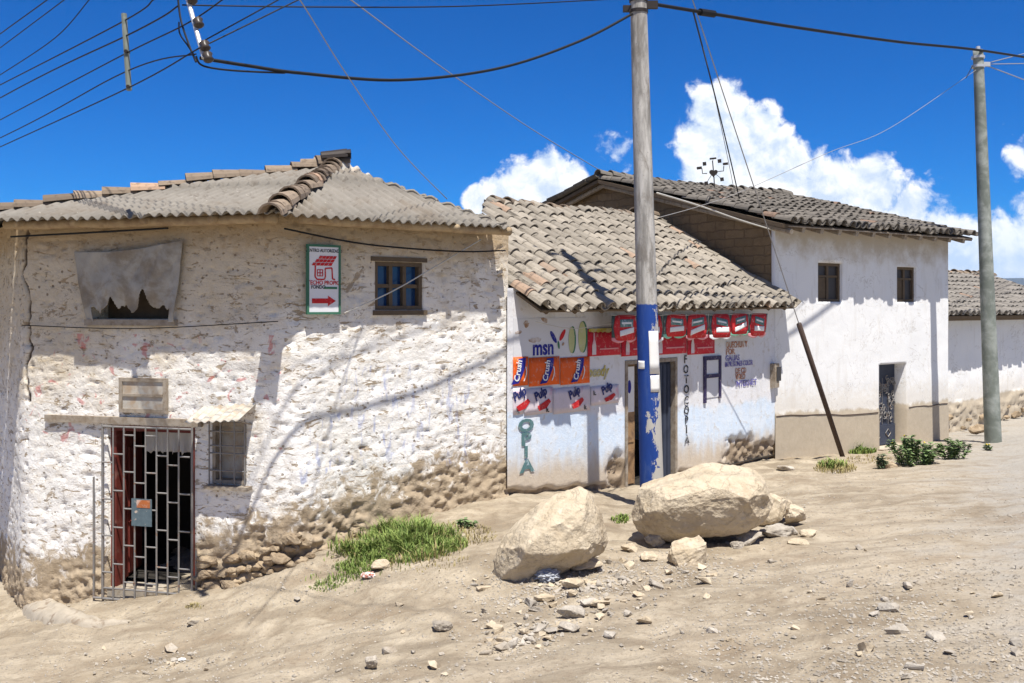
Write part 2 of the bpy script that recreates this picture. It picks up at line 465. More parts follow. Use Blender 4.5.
# ------------------------------------------------------------------ ground
GP = [(22, 612, 11.9), (110, 602, 11.25), (195, 594, 11.2), (288, 566, 11.0), (400, 524, 12.0), (508, 494, 13.0), (597, 490, 14.3),
      (650, 484, 15.3), (775, 458, 18.0), (860, 452, 19.7), (948, 440, 21.3), (1000, 434, 24), (1100, 432, 26),
      (653, 512, 12.7), (0, 683, 9.0), (0, 622, 11.6), (200, 640, 9.7), (300, 600, 10.17), (200, 683, 8.33), (400, 640, 8.36),
      (450, 560, 10.27), (555, 580, 9.45), (690, 558, 10.28), (512, 683, 6.9), (1024, 683, 5.95), (800, 600, 8.3), (800, 683, 6.35),
      (1024, 600, 7.6), (1024, 520, 10.7), (1024, 470, 14.85), (800, 500, 13.2), (850, 470, 16.4), (993, 441, 19.7), (1024, 437, 20.5)]
gx = [tuple(P(*g)) for g in GP] + [(0, 0, 1.25), (3, 3, 1.1), (-4, 4, .35), (-3, 0, .9), (5, 0, 1.4), (-9, 8, -.75), (-10, 12, -1.0), (8, 6, 1.0),
      (9, 10, .85), (11, 16, .55), (14, 20, .35), (15, 26, 0), (-6, 18, .2), (0, 22, .3), (5, 26, .1), (-14, 20, -.6)]
gx = np.array(gx)
def _U(r2): return np.where(r2 > 1e-9, r2 * np.log(np.maximum(r2, 1e-9)) * .5, 0)
_n = len(gx)
_K = _U(((gx[:, None, :2] - gx[None, :, :2]) ** 2).sum(-1)) + np.eye(_n) * .35
_Pm = np.c_[np.ones(_n), gx[:, :2]]
_A = np.block([[_K, _Pm], [_Pm.T, np.zeros((3, 3))]])
_w = np.linalg.solve(_A, np.r_[gx[:, 2], np.zeros(3)])
def ground_np(x, y):
    x = np.asarray(x, float); y = np.asarray(y, float)
    xc = np.clip(x, -13, 17); yc = np.clip(y, -2, 27)
    r2 = (xc[..., None] - gx[:, 0]) ** 2 + (yc[..., None] - gx[:, 1]) ** 2
    z = (_U(r2) * _w[:_n]).sum(-1) + _w[_n] + _w[_n + 1] * xc + _w[_n + 2] * yc
    d = np.hypot(x - xc, y - yc)
    return z * np.exp(-d / 25)
TAB = None
def G(x, y):
    if TAB is not None:
        tz, x0, y0, h, nx_, ny_ = TAB
        fx, fy = (x - x0) / h, (y - y0) / h
        i, j = int(fx), int(fy)
        if fx >= 0 and fy >= 0 and i < nx_ - 1 and j < ny_ - 1:
            a, b = fx - i, fy - j
            r0, r1 = tz[j], tz[j + 1]
            return (r0[i] * (1 - a) + r0[i + 1] * a) * (1 - b) + (r1[i] * (1 - a) + r1[i + 1] * a) * b
    return float(ground_np(x, y))
def GV(x, y, dz=0): return V((x, y, G(x, y) + dz))
def hit(px, py):
    lo, hi = 2.0, 40.0
    Y = 2.0
    while Y < 40:
        q = P(px, py, Y)
        if q.z < G(q.x, q.y): break
        Y += .25
    lo, hi = Y - .25, Y
    for _ in range(14):
        m = (lo + hi) / 2; q = P(px, py, m)
        if q.z < G(q.x, q.y): hi = m
        else: lo = m
    q = P(px, py, hi)
    return GV(q.x, q.y)

def build_ground():
    xs = np.r_[-3000, -900, -300, -120, -60, -35, -22, np.arange(-14, -8, .5), np.arange(-8, 16, .075), np.arange(16, 22, .5), 30, 50, 110, 300, 900, 3000]
    ys = np.r_[-900, -200, -60, -25, -12, -6, np.arange(-3, 4, .5), np.arange(4, 22, .075), np.arange(22, 32, .5), 45, 80, 160, 400, 1000, 3200]
    X, Y = np.meshgrid(xs, ys)
    Z = ground_np(X, Y)
    lane = np.zeros_like(X)
    for i in range(len(ys)):
        for j in range(len(xs)):
            x, y = X[i, j], Y[i, j]
            if -8.1 < x < 16.1 and 3.9 < y < 22.1:
                q = V((x, y, 0))
                vg = 1 / (1 + math.exp(max(-30, min(30, ((x * .80 - y * .30) + .6) * 2.2))))
                Z[i, j] += fbm(q * 1.1, 4) * (.022 + .03 * vg) + fbm(q * 4.2, 5) * (.009 + .018 * vg) + max(0, noise.noise(q * 11)) * .014
                for (bx, by, br, bh) in ((.42, 9.85, .62, .05), (1.9, 10.85, .85, .06)):
                    Z[i, j] += bh * math.exp(-((x - bx) ** 2 + (y - by) ** 2) / br ** 2)
                # wheel ruts along the street
                a = (x - 1.5) * .62 - (y - 6.5) * .30
                Z[i, j] += .020 * math.sin(a * 5.0 + .8 * noise.noise(q * .5)) * max(0, min(1, (a - .2)))
            lane[i, j] = 1 / (1 + math.exp(-max(-30, min(30, ((x * .80 - y * .30) - 1.2) * 1.1))))
    global TAB
    ix = np.where((xs > -8.01) & (xs < 15.95))[0]; iy = np.where((ys > 3.99) & (ys < 21.95))[0]
    TAB = (Z[iy[0]:iy[-1] + 1, ix[0]:ix[-1] + 1].tolist(), float(xs[ix[0]]), float(ys[iy[0]]), .075, len(ix), len(iy))
    ny, nx = X.shape
    mb = MB()
    vs = np.c_[X.ravel(), Y.ravel(), Z.ravel()]
    fs = [(i * nx + j, i * nx + j + 1, (i + 1) * nx + j + 1, (i + 1) * nx + j) for i in range(ny - 1) for j in range(nx - 1)]
    mb.add([tuple(v) for v in vs], fs, lane=lane.ravel())
    mb.build('ground', 'ground', smooth=True, origin=(0, 0, 0), kind='structure')
build_ground()

def build_hills():
    mb = MB(); vs = []; fs = []; n = 260
    for i in range(n + 1):
        a = R(-75) + R(150) * i / n
        d = 3000
        x, y = math.sin(a) * d, math.cos(a) * d
        h = 78 + 22 * fbm(V((a * 9, 3.3, 0)), 5) + 18 * math.sin(a * 6 - 1.2)
        h = max(30, min(102, h))
        for k in range(7):
            t = k / 6
            s = 1 + .28 * t
            hh = h * math.sin(t * math.pi / 2) * (1 + .12 * noise.noise(V((a * 40, t * 3, 0))))
            vs.append((x * s, y * s, -5 + hh))
    fs = [(i * 7 + k, (i + 1) * 7 + k, (i + 1) * 7 + k + 1, i * 7 + k + 1) for i in range(n) for k in range(6)]
    mb.add(vs, fs)
    mb.build('hills', 'hill', smooth=True, origin=(0, 3000, 0), kind='structure')
build_hills()

# ------------------------------------------------------------------ walls
class Wall:
    def __init__(s, a, b):
        s.a = V((a[0], a[1])); s.b = V((b[0], b[1])); d = s.b - s.a
        s.L = d.length; s.t = d.normalized(); s.n = V((s.t.y, -s.t.x))
        s.t3 = V((s.t.x, s.t.y, 0)); s.n3 = V((s.n.x, s.n.y, 0))
    def pt(s, u, z, d=0): return V((s.a.x + s.t.x * u + s.n.x * d, s.a.y + s.t.y * u + s.n.y * d, z))
    def px(s, px, py, d=0):
        k = (px - CX) / F
        ax, ay = s.a.x + s.n.x * d, s.a.y + s.n.y * d
        u = (k * ay - ax) / (s.t.x - k * s.t.y)
        Y = ay + s.t.y * u
        return u, EZ - (py - HY) / F * Y
    def rect(s, x0, y0, x1, y1, d=0):
        """pixel rectangle to (u0,u1,z0,z1) on the wall"""
        u0, za = s.px(x0, y0, d); u1, zb = s.px(x1, y0, d)
        _, zc = s.px(x0, y1, d); _, zd = s.px(x1, y1, d)
        return u0, u1, (zc + zd) / 2, (za + zb) / 2
    def box(s, mb, u0, u1, z0, z1, d0, d1):
        c = s.pt((u0 + u1) / 2, (z0 + z1) / 2, (d0 + d1) / 2)
        mb.box(c, u1 - u0, d1 - d0, z1 - z0, s.t3, s.n3, (0, 0, 1))
        return mb
    def poly(s, mb, pts, d0, d1):
        """flat shape given as (u,z) corners, with a little thickness"""
        n = len(pts)
        vs = [s.pt(u, z, d1) for u, z in pts] + [s.pt(u, z, d0) for u, z in pts]
        fs = [tuple(range(n)), tuple(range(2 * n - 1, n - 1, -1))] + [(i, i + n, (i + 1) % n + n, (i + 1) % n) for i in range(n)]
        mb.add(vs, fs); return mb

def lin(a, b, step, marks):
    xs = list(np.linspace(a, b, max(2, int((b - a) / step) + 1)))
    for m in marks:
        if a < m < b:
            i = min(range(1, len(xs) - 1), key=lambda k: abs(xs[k] - m)); xs[i] = m
    return sorted(set(xs))

def grid_wall(mb, pos, nor, us, zs, holes, disp, attrs, depth=.3, top=None):
    nu, nz = len(us), len(zs)
    vs = []; A = {}
    for iz, z in enumerate(zs):
        for iu, u in enumerate(us):
            zz = z if top is None else min(z, top(u)) if iz < nz - 1 else top(u)
            x, y = pos(u); nx_, ny_ = nor(u)
            d = disp(u, zz, x, y)
            vs.append((x + nx_ * d, y + ny_ * d, zz))
            for k, val in attrs(u, zz, x, y).items(): A.setdefault(k, []).append(val)
    def hole(iu, iz):
        uc, zc = (us[iu] + us[iu + 1]) / 2, (zs[iz] + zs[iz + 1]) / 2
        return any(h[0] < uc < h[1] and h[2] < zc < h[3] for h in holes)
    fs = []; back = {}
    def bk(i):
        if i not in back:
            iz, iu = divmod(i, nu); nx_, ny_ = nor(us[iu])
            v = vs[i]; back[i] = len(vs); vs.append((v[0] - nx_ * depth, v[1] - ny_ * depth, v[2]))
            for k in A: A[k].append(A[k][i])
        return back[i]
    for iz in range(nz - 1):
        for iu in range(nu - 1):
            a = iz * nu + iu; q = (a, a + 1, a + nu + 1, a + nu)
            if not hole(iu, iz): fs.append(q); continue
            for (di, dj, e) in ((0, -1, (q[0], q[1])), (0, 1, (q[2], q[3])), (-1, 0, (q[3], q[0])), (1, 0, (q[1], q[2]))):
                ii, jj = iu + di, iz + dj
                if 0 <= ii < nu - 1 and 0 <= jj < nz - 1 and not hole(ii, jj):
                    fs.append((e[0], e[1], bk(e[1]), bk(e[0])))
    mb.add(vs, fs, **A)

def near_hole(u, z, holes, m=.07):
    k = 1.0
    for h in holes:
        dx = max(h[0] - u, 0, u - h[1]); dz = max(h[2] - z, 0, z - h[3])
        k = min(k, math.hypot(dx, dz) / m)
    return k

def ellipse(cu, cz, ru, rz, n=20, rot=0):
    c, s = math.cos(rot), math.sin(rot)
    return [(cu + ru * math.cos(a) * c - rz * math.sin(a) * s, cz + ru * math.cos(a) * s + rz * math.sin(a) * c) for a in [2 * math.pi * i / n for i in range(n)]]

def lettering(body, name, wall, u, z, size, mat, parent, d=.012, rot=0, bold=0.0, width=1.0, shear=0.0, align='LEFT', th=.003, space=1.0):
    cu = bpy.data.curves.new(name, 'FONT'); cu.body = body; cu.size = 1; cu.offset = bold; cu.extrude = 0
    cu.align_x = align; cu.shear = shear; cu.space_character = space; cu.space_line = .85; cu.resolution_u = 3
    o = bpy.data.objects.new(name, cu); C.objects.link(o)
    dg = bpy.context.evaluated_depsgraph_get()
    me = bpy.data.meshes.new_from_object(o.evaluated_get(dg))
    bpy.data.objects.remove(o); bpy.data.curves.remove(cu)
    c, s = math.cos(rot), math.sin(rot)
    mb = MB(); vs = []
    nv = len(me.vertices)
    for dd in (d + th, d):
        for v in me.vertices:
            x, y = v.co.x * size * width, v.co.y * size
            vs.append(wall.pt(u + x * c - y * s, z + x * s + y * c, dd))
    fs = [tuple(p.vertices) for p in me.polygons]
    fs += [tuple(i + nv for i in reversed(f)) for f in fs]
    cnt = {}
    for p in me.polygons:
        for a, b in p.edge_keys: cnt[(a, b)] = cnt.get((a, b), 0) + 1
    fs += [(a, b, b + nv, a + nv) for (a, b), k in cnt.items() if k == 1]
    mb.add(vs, fs)
    bpy.data.meshes.remove(me)
    return mb.build(name, mat, parent)

# ------------------------------------------------------------------ tile roofs
def barrel(mb, p, ax, up, r0, r1, L, th=.016, seg=7, arc=R(168), rnd=.5):
    """one clay barrel tile: p lower end centre, ax up the slope, up away from the roof"""
    ax = ax.normalized(); sd = ax.cross(up).normalized(); up = sd.cross(ax).normalized()
    vs = []
    for (s, r) in ((0, r0), (L, r1)):
        for rr in (r, r - th):
            for k in range(seg + 1):
                a = -arc / 2 + arc * k / seg
                vs.append(p + ax * s + sd * math.sin(a) * rr + up * (math.cos(a) * rr))
    n = seg + 1; fs = []
    for k in range(seg):
        fs.append((k, k + 1, 2 * n + k + 1, 2 * n + k))
        fs.append((n + k + 1, n + k, 3 * n + k, 3 * n + k + 1))
        fs.append((k + 1, k, n + k, n + k + 1))
        fs.append((2 * n + k, 2 * n + k + 1, 3 * n + k + 1, 3 * n + k))
    fs.append((0, 2 * n, 3 * n, n)); fs.append((seg, n + seg, 3 * n + seg, 2 * n + seg))
    mb.add(vs, fs, rnd=rnd)

def tile_roof(mb, o, eu, es, W, S, pitch=.26, row=.30, r=.105, L=.40, wild=1.0, sag=.04, seed=0, smin=None, smax=None):
    rg = random.Random(seed)
    up = eu.cross(es).normalized()
    nc = int(W / pitch)
    def h(u, s): return sag * noise.noise(V((u * .5, s * .5, seed))) + sag * .5 * noise.noise(V((u * 1.7, s * 1.7, seed + 5)))
    for i in range(nc + 1):
        u = (i + .5) * W / (nc + 1)
        off = rg.uniform(-.05, .03) * wild
        for ch in (0, 1):
            uu = u + (pitch * .5 if ch else 0)
            s0 = smin(uu) if smin else 0; s1 = smax(uu) if smax else S
            nr = int((s1 - s0) / row) + 1
            for j in range(nr):
                s = s0 + j * row + off * (1 if j == 0 else .6) + rg.uniform(-.02, .02) * wild
                if s > s1 - .1: continue
                Lc = min(L, s1 - s + .06)
                pz = h(uu, s) + (.035 if not ch else .105) + .025
                a = rg.gauss(0, .035) * wild
                ax = (es * math.cos(a) + eu * math.sin(a)) - up * (.055 if not ch else .04)
                pp = o + eu * (uu + rg.gauss(0, .008) * wild) + es * s + up * (pz + rg.uniform(0, .012) * wild)
                upp = (up + eu * rg.gauss(0, .06) * wild) * (-1 if ch else 1)
                barrel(mb, pp, ax, upp, r * rg.uniform(.96, 1.05), r * .84, Lc, rnd=rg.random() * .92 if rg.random() < .97 else 1.0)

def ridge_tiles(mb, p0, p1, r=.12, L=.42, step=.33, seed=0, wild=1.0, sag=0.0):
    rg = random.Random(seed)
    d = (p1 - p0); T = d.length; d = d.normalized(); n = int(T / step)
    for i in range(n + 1):
        k = i * step
        p = p0 + d * k + V((0, 0, rg.uniform(-.015, .02) * wild - sag * math.sin(math.pi * k / T)))
        ax = d + V((rg.gauss(0, .05), rg.gauss(0, .05), rg.gauss(-.02, .03))) * wild
        barrel(mb, p + V((0, 0, .02)), ax - V((0, 0, .05)), V((rg.gauss(0, .08) * wild, rg.gauss(0, .08) * wild, 1)), r * rg.uniform(.95, 1.12), r * .80, L, th=.020, rnd=rg.random())

def slab(mb, quad, th):
    """thin board under tiles from four corners (top face), thickness downwards"""
    a, b, c, d = [V(q) for q in quad]
    n = (b - a).cross(d - a).normalized()
    vs = [a, b, c, d] + [q - n * th for q in (a, b, c, d)]
    mb.add(vs, [(0, 1, 2, 3), (7, 6, 5, 4), (0, 4, 5, 1), (1, 5, 6, 2), (2, 6, 7, 3), (3, 7, 4, 0)])

# ================================================================== CORNER HOUSE
A2, B2, C2 = (-5.83, 11.9), (-2.46, 11.0), (-.05, 13.0)
D2, E2 = (-3.7, 16.4), (-8.3, 15.5)
WA, WB, WE = Wall(A2, B2), Wall(B2, C2), Wall(E2, A2)
house = thing('adobe_house', GV(-3.0, 13.2), 'whitewashed corner adobe house with crumbling walls and a hipped corrugated roof', 'house')

LE, LA, LB = WE.L, WA.L, WB.L
hu = lambda r: (r[0] + LE, r[1] + LE, r[2], r[3])
hb = lambda r: (r[0] + LE + LA, r[1] + LE + LA, r[2], r[3])
r_door = WA.rect(108, 426, 195, 592); r_bar = WA.rect(213, 422, 246, 484); r_cloth = WA.rect(92, 258, 172, 319)
r_win = WB.rect(375, 262, 423, 310)
holes = [hu(r_door), hu(r_bar), hu(r_cloth), hb(r_win)]
ZB, ZT = -1.15, 4.03

def h_raw(u):
    if u < LE: return WE.pt(u, 0).xy
    if u < LE + LA: return WA.pt(u - LE, 0).xy
    return WB.pt(min(u - LE - LA, LB), 0).xy
def h_pos(u):
    k = 1.0
    w = .30 if abs(u - LE - LA) < .7 else .16
    e = LE + LA + LB
    w = min(w, u, e - u) if min(u, e - u) < w else w
    p = V((0, 0)); n = 7
    for i in range(n): p += h_raw(u + w * (i / (n - 1) - .5) * 2)
    return p / n
def h_nor(u):
    q = h_pos(min(u + .05, LE + LA + LB)) - h_pos(max(u - .05, 0)); q.normalize()
    return (q.y, -q.x)
crack_pts = [(24, 232), (21, 262), (16, 275), (27, 292), (26, 325), (29, 350), (24, 372), (26, 400)]
cr = []
for (x, y) in crack_pts:
    u, z = WA.px(x, y); cr.append((u + LE, z))
cr2 = [(40 + 240, 0)]
def seg_d(u, z, pts):
    m = 9
    for (a, b) in zip(pts[:-1], pts[1:]):
        dx, dz = b[0] - a[0], b[1] - a[1]; l2 = dx * dx + dz * dz
        t = max(0, min(1, ((u - a[0]) * dx + (z - a[1]) * dz) / l2)); m = min(m, math.hypot(u - a[0] - t * dx, z - a[1] - t * dz))
    return m
def h_crack(u, z):
    if abs(u - LE) > .8 or z < 1.4: return 0
    q = V((u * 4, z * 4, 2))
    d = seg_d(u + .06 * noise.noise(q * 2.2), z, cr)
    return max(0, min(1, 1.25 - d / (.024 + .03 * max(0, noise.noise(q * .6)))))
def h_disp(u, z, x, y):
    q = V((u, z, 0)); gh = z - G(x, y)
    k = min(1, near_hole(u, z, holes))
    d = fbm(q * .9, 3) * .014 + fbm(V((u * 2.6, z * 4.8, 3)), 5) * .008
    lump = noise.noise(V((u * 7, z * 10, 4)))
    d += max(0, lump) * .004 - max(0, noise.noise(V((u * 11, z * 16, 9))) - .30) * .06 - max(0, noise.noise(V((u * 3.5, z * 14, 19))) - .38) * .05
    b = max(0, min(1, (.50 + .4 * noise.noise(q * 1.7) - gh) / .35)) * (1.0 if LE + 1.2 < u < LE + LA + .9 else .55)
    if b > 0:
        vo, vp = noise.voronoi(V((u * 5.0 + .25 * noise.noise(q * 6), z * 8.5 + .25 * noise.noise(q * 6 + V((9, 0, 0))), 1)))
        d += b * (min(.16, vo[1] - vo[0]) * .10 + (noise.cell(vp[0] * 13.7) - .5) * .02 - .025 + fbm(q * 9, 6) * .055 + fbm(V((u * 4, z * 7, 2)), 4) * .04)
        d += b * .10 * max(0, .45 - gh)
    d -= h_crack(u, z) * .05
    return d * k
def h_attr(u, z, x, y):
    old = 0
    if u > LE + LA + .1:
        f = (u - LE - LA) / LB
        if .02 < f < .8 and 1.0 < z < 2.3: old = min(1, .15 + .85 * max(0, noise.noise(V((u * 1.2, z * 1.6, 7))) + .35))
        if z < 1.0 + .25 * noise.noise(V((u * 2, 0, 0))): old = 0
    oldr = 1.0 if (LE < u < LE + LA * .98 and 1.35 < z < 2.65) else 0.0
    return dict(gh=z - G(x, y), tp=ZT - z, crk=h_crack(u, z), old=old, oldr=oldr)
mb = MB()
us = lin(0, LE + LA + LB, .023, [h for r in holes for h in r[:2]])
zs = lin(ZB, ZT, .023, [h for r in holes for h in r[2:]])
us = [u for u in us if u > LE - 1.4 or int(u * 1000) % 3 == 0] if False else us
grid_wall(mb, h_pos, h_nor, us, zs, holes, h_disp, h_attr, .32)
w_obj = mb.build('wall', 'adobe_white', house, smooth=True)
# rear walls and floor keep the rooms dark
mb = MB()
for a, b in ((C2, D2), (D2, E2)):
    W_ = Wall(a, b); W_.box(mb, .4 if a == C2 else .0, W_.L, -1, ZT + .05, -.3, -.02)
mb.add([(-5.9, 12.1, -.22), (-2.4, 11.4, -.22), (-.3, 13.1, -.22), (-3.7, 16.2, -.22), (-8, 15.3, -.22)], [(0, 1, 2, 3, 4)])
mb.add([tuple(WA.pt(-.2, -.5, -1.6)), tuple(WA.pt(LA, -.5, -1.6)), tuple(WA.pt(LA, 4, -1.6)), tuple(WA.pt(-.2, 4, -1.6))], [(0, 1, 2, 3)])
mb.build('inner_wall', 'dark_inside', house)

# loose rubble courses at the foot of the wall, right of the door
def hull_rock(pts, cuts=3, smooth=2, amp=.03, freq=3.0, seed=0, fine=.008, chips=0):
    bm = bmesh.new()
    for p in pts: bm.verts.new(p)
    g = bmesh.ops.convex_hull(bm, input=bm.verts[:])
    loose = [v for v in bm.verts if not v.link_faces]
    bmesh.ops.delete(bm, geom=loose, context='VERTS')
    bmesh.ops.triangulate(bm, faces=bm.faces[:])
    for i in range(cuts):
        bmesh.ops.subdivide_edges(bm, edges=bm.edges[:], cuts=1, use_grid_fill=True)
        bmesh.ops.triangulate(bm, faces=bm.faces[:])
        if i == cuts - 2 or (i == cuts - 1 and smooth > 1): bmesh.ops.smooth_vert(bm, verts=bm.verts[:], factor=.5, use_axis_x=True, use_axis_y=True, use_axis_z=True)
    bm.normal_update()
    sh = V((seed * 3.7, seed * 1.3, seed * 2.1))
    rf = random.Random(seed * 7 + 1)
    for k in range(chips):
        nn = V((rf.gauss(0, 1), rf.gauss(0, 1), rf.gauss(0, .8))).normalized()
        sup = max(v.co.dot(nn) for v in bm.verts); off_ = sup * rf.uniform(.89, .985)
        for v in bm.verts:
            e = v.co.dot(nn) - off_ - .05 * sup * noise.noise(v.co * (1.6 / sup) + V((k, 0, 0)))
            if e > 0: v.co -= nn * e * .95
    bm.normal_update()
    for v in bm.verts:
        q = v.co * freq + sh
        vo = noise.voronoi(q * .9)[0]
        d = fbm(q, 5) * amp + (vo[1] - vo[0]) * amp * .8 - max(0, noise.noise(q * 2.3)) * amp * .6 + fbm(v.co * freq * 5 + sh, 4) * fine
        v.co += v.normal * d
    bm.verts.ensure_lookup_table()
    vs = [v.co.copy() for v in bm.verts]; fs = [tuple(v.index for v in f.verts) for f in bm.faces]
    bm.verts.index_update(); fs = [tuple(v.index for v in f.verts) for f in bm.faces]
    bm.free()
    return vs, fs
def rand_rock(sx, sy, sz, seed, n=14, **kw):
    rg = random.Random(seed); pts = []
    for i in range(n):
        v = V((rg.gauss(0, 1), rg.gauss(0, 1), rg.gauss(0, 1))).normalized()
        m = max(abs(v.x), abs(v.y), abs(v.z)); k = (.55 + .45 / m * .75) * rg.uniform(1.0, 1.28)
        pts.append(V((v.x * sx * k, v.y * sy * k, v.z * sz * k)))
    m = min(sx, sy, sz)
    kw.setdefault('amp', m * .16); kw.setdefault('fine', m * .05); kw.setdefault('freq', .9 / m)
    return hull_rock(pts, seed=seed, **kw)

rg = random.Random(3)
uA = WA.px(200, 560)[0]
for i in range(46):
    u = uA + (LA + .25 - uA) * ((i // 3 + rg.uniform(0, 1)) / 15.5); row = i % 3
    if row == 2 and rg.random() < .35: continue
    b = WA.pt(u, 0, rg.uniform(.0, .07)) if u < LA else WB.pt(u - LA, 0, rg.uniform(.0, .06))
    s_ = rg.uniform(.06, .125)
    vs, fs = rand_rock(s_ * 1.25, s_ * .75, s_ * .62, i, cuts=2, smooth=1)
    q = Matrix.Rotation(math.atan2(WA.t.y, WA.t.x) + rg.gauss(0, .3), 3, 'Z')
    c = V((b.x, b.y, G(b.x, b.y) + .03 + row * .125 + rg.uniform(-.03, .03)))
    mb = MB(); mb.add([q @ v + c for v in vs], fs); mb.build('footing_stone', 'rubble', house)
# roof
OV, OVB = .53, .40
def miter(n1, n2, o1, o2):
    dt = n1.x * n2.y - n1.y * n2.x
    return V(((o1 * n2.y - o2 * n1.y) / dt, (n1.x * o2 - n2.x * o1) / dt))
ZE = 3.97
Bp = V((B2[0], B2[1])) + miter(WA.n, WB.n, OV, OVB); OVE = 1.0
det = WE.n.x * WA.n.y - WE.n.y * WA.n.x
Ap = V((A2[0], A2[1])) + V(((OVE * WA.n.y - OV * WE.n.y) / det, (WE.n.x * OV - WA.n.x * OVE) / det))
Bp3, Ap3 = V((Bp.x, Bp.y, ZE)), V((Ap.x, Ap.y, ZE))
Cp3 = Bp3 + WB.t3 * 3.14; Cp3.z = ZE + .0
Dp3 = V((D2[0], D2[1], ZE)); Ep = V((E2[0], E2[1])) + WE.n * OVE; Ep3 = V((Ep.x, Ep.y, ZE))
AP = V((-2.34, 13.2, 4.84))
def corrugated(mb, a, b, c, pitch=.135, amp=.024, n=6, courses=(1.55,), lift=0.0, seed=0):
    """wavy triangular roof facet, a-b along the eave, c the top"""
    eu = (b - a).normalized(); W = (b - a).length; ce = c - a
    uc = ce.dot(eu); perp = ce - eu * uc; S = perp.length; es = perp.normalized(); up = eu.cross(es).normalized()
    rg = random.Random(seed)
    N = int(W / pitch * n)
    cols = []; vs = []; fs = []
    edges = {}
    for i in range(N + 1):
        u = W * i / N
        sm = S * (u / uc if u < uc else (W - u) / (W - uc)); sm = max(sm, .02)
        w = amp * math.sin(2 * math.pi * u / pitch)
        sheet = int(u / 1.0)
        rs = random.Random(seed * 100 + sheet)
        e0 = rs.uniform(-.05, .02)
        brk = courses[0] + rs.uniform(-.03, .03)
        ss = [e0, brk * .5, brk, brk + .004, (brk + S) * .5, S]
        lf = [0, 0, -.006, .034, .02, .0]
        col = []
        for s, l in zip(ss, lf):
            s = min(s, sm)
            wob = .012 * noise.noise(V((u * 1.1, s * 1.3, seed)))
            col.append(len(vs)); vs.append(a + eu * u + es * s + up * (w + l + lift + wob))
        cols.append(col)
    for i in range(N):
        for k in range(5):
            fs.append((cols[i][k], cols[i + 1][k], cols[i + 1][k + 1], cols[i][k + 1]))
    mb.add(vs, fs)
mb = MB()
corrugated(mb, Ap3, Bp3, AP, seed=1); corrugated(mb, Bp3, Cp3, AP, seed=2)
corrugated(mb, Cp3, Dp3, AP, seed=3); corrugated(mb, Dp3, Ep3, AP, seed=4); corrugated(mb, Ep3, Ap3, AP, seed=5)
roof = mb.build('roof', 'fibro', house, smooth=True, solid=.010)
# clay tiles laid along the hips
mb = MB()
def lift(p, z): return p + V((0, 0, z))
dB = (Bp3 - AP).normalized()
ridge_tiles(mb, lift(Bp3, -.015) + dB * .16, lift(AP, -.02), r=.128, L=.38, step=.19, seed=4, wild=1.3)
ridge_tiles(mb, lift(Ap3, -.02), lift(AP, .0), r=.118, L=.40, step=.33, seed=9, wild=1.2)
ridge_tiles(mb, lift(AP, .0) + V((-.42, -.06, -.05)), lift(AP, .03), r=.10, L=.30, step=.17, seed=12, wild=1.8)
ob = mb.build('hip_tile_row', 'tile_clay', roof)
# broken dark cap and a bent loose sheet at the peak
mb = MB()
barrel(mb, AP + V((-.16, -.10, .08)), V((1, .25, .10)), V((0, -.2, 1)), .09, .11, .34, th=.03, rnd=0)
barrel(mb, AP + V((-.04, -.06, .11)), V((1, .1, .02)), V((.2, .3, 1)), .07, .10, .26, th=.03, rnd=0)
mb.build('broken_ridge_cap', 'iron_dark', roof)
mb = MB(); vs = []; n = 30
for i in range(n + 1):
    for k in range(2):
        x = .02 + .42 * i / n
        vs.append(AP + V((x + .1 * k, -.32 + .34 * k + .12 * i / n, -.10 - .26 * i / n + .18 * k + .030 * math.sin(i / n * 6 * math.pi))))
mb.add(vs, [(2 * i, 2 * i + 2, 2 * i + 3, 2 * i + 1) for i in range(n)])
mb.build('loose_sheet', 'zinc', roof, solid=.008)
# eave log and rafter ends
mb = MB()
pts = []
for Wl, d in ((WA, .26), (WB, .26)):
    mb2 = []
    for i in range(14):
        u = Wl.L * i / 13 * (.94 if Wl is WB else 1)
        mb2.append(Wl.pt(u, 3.93 + .02 * noise.noise(V((u * 2, d, Wl.L))), d))
    mb.tube(mb2, .055, 8)
mb.build('eave_log', 'beam', house, smooth=True)
for Wl, us_ in ((WA, (.25, 1.0, 1.9, 2.75, 3.3)), (WB, (.35, 1.15, 2.0, 2.8))):
    for u in us_:
        mb = MB(); mb.tube([Wl.pt(u, 4.03, -.3), Wl.pt(u + .02, 3.925, .40)], .042, 8)
        mb.build('rafter', 'beam', house, smooth=True)

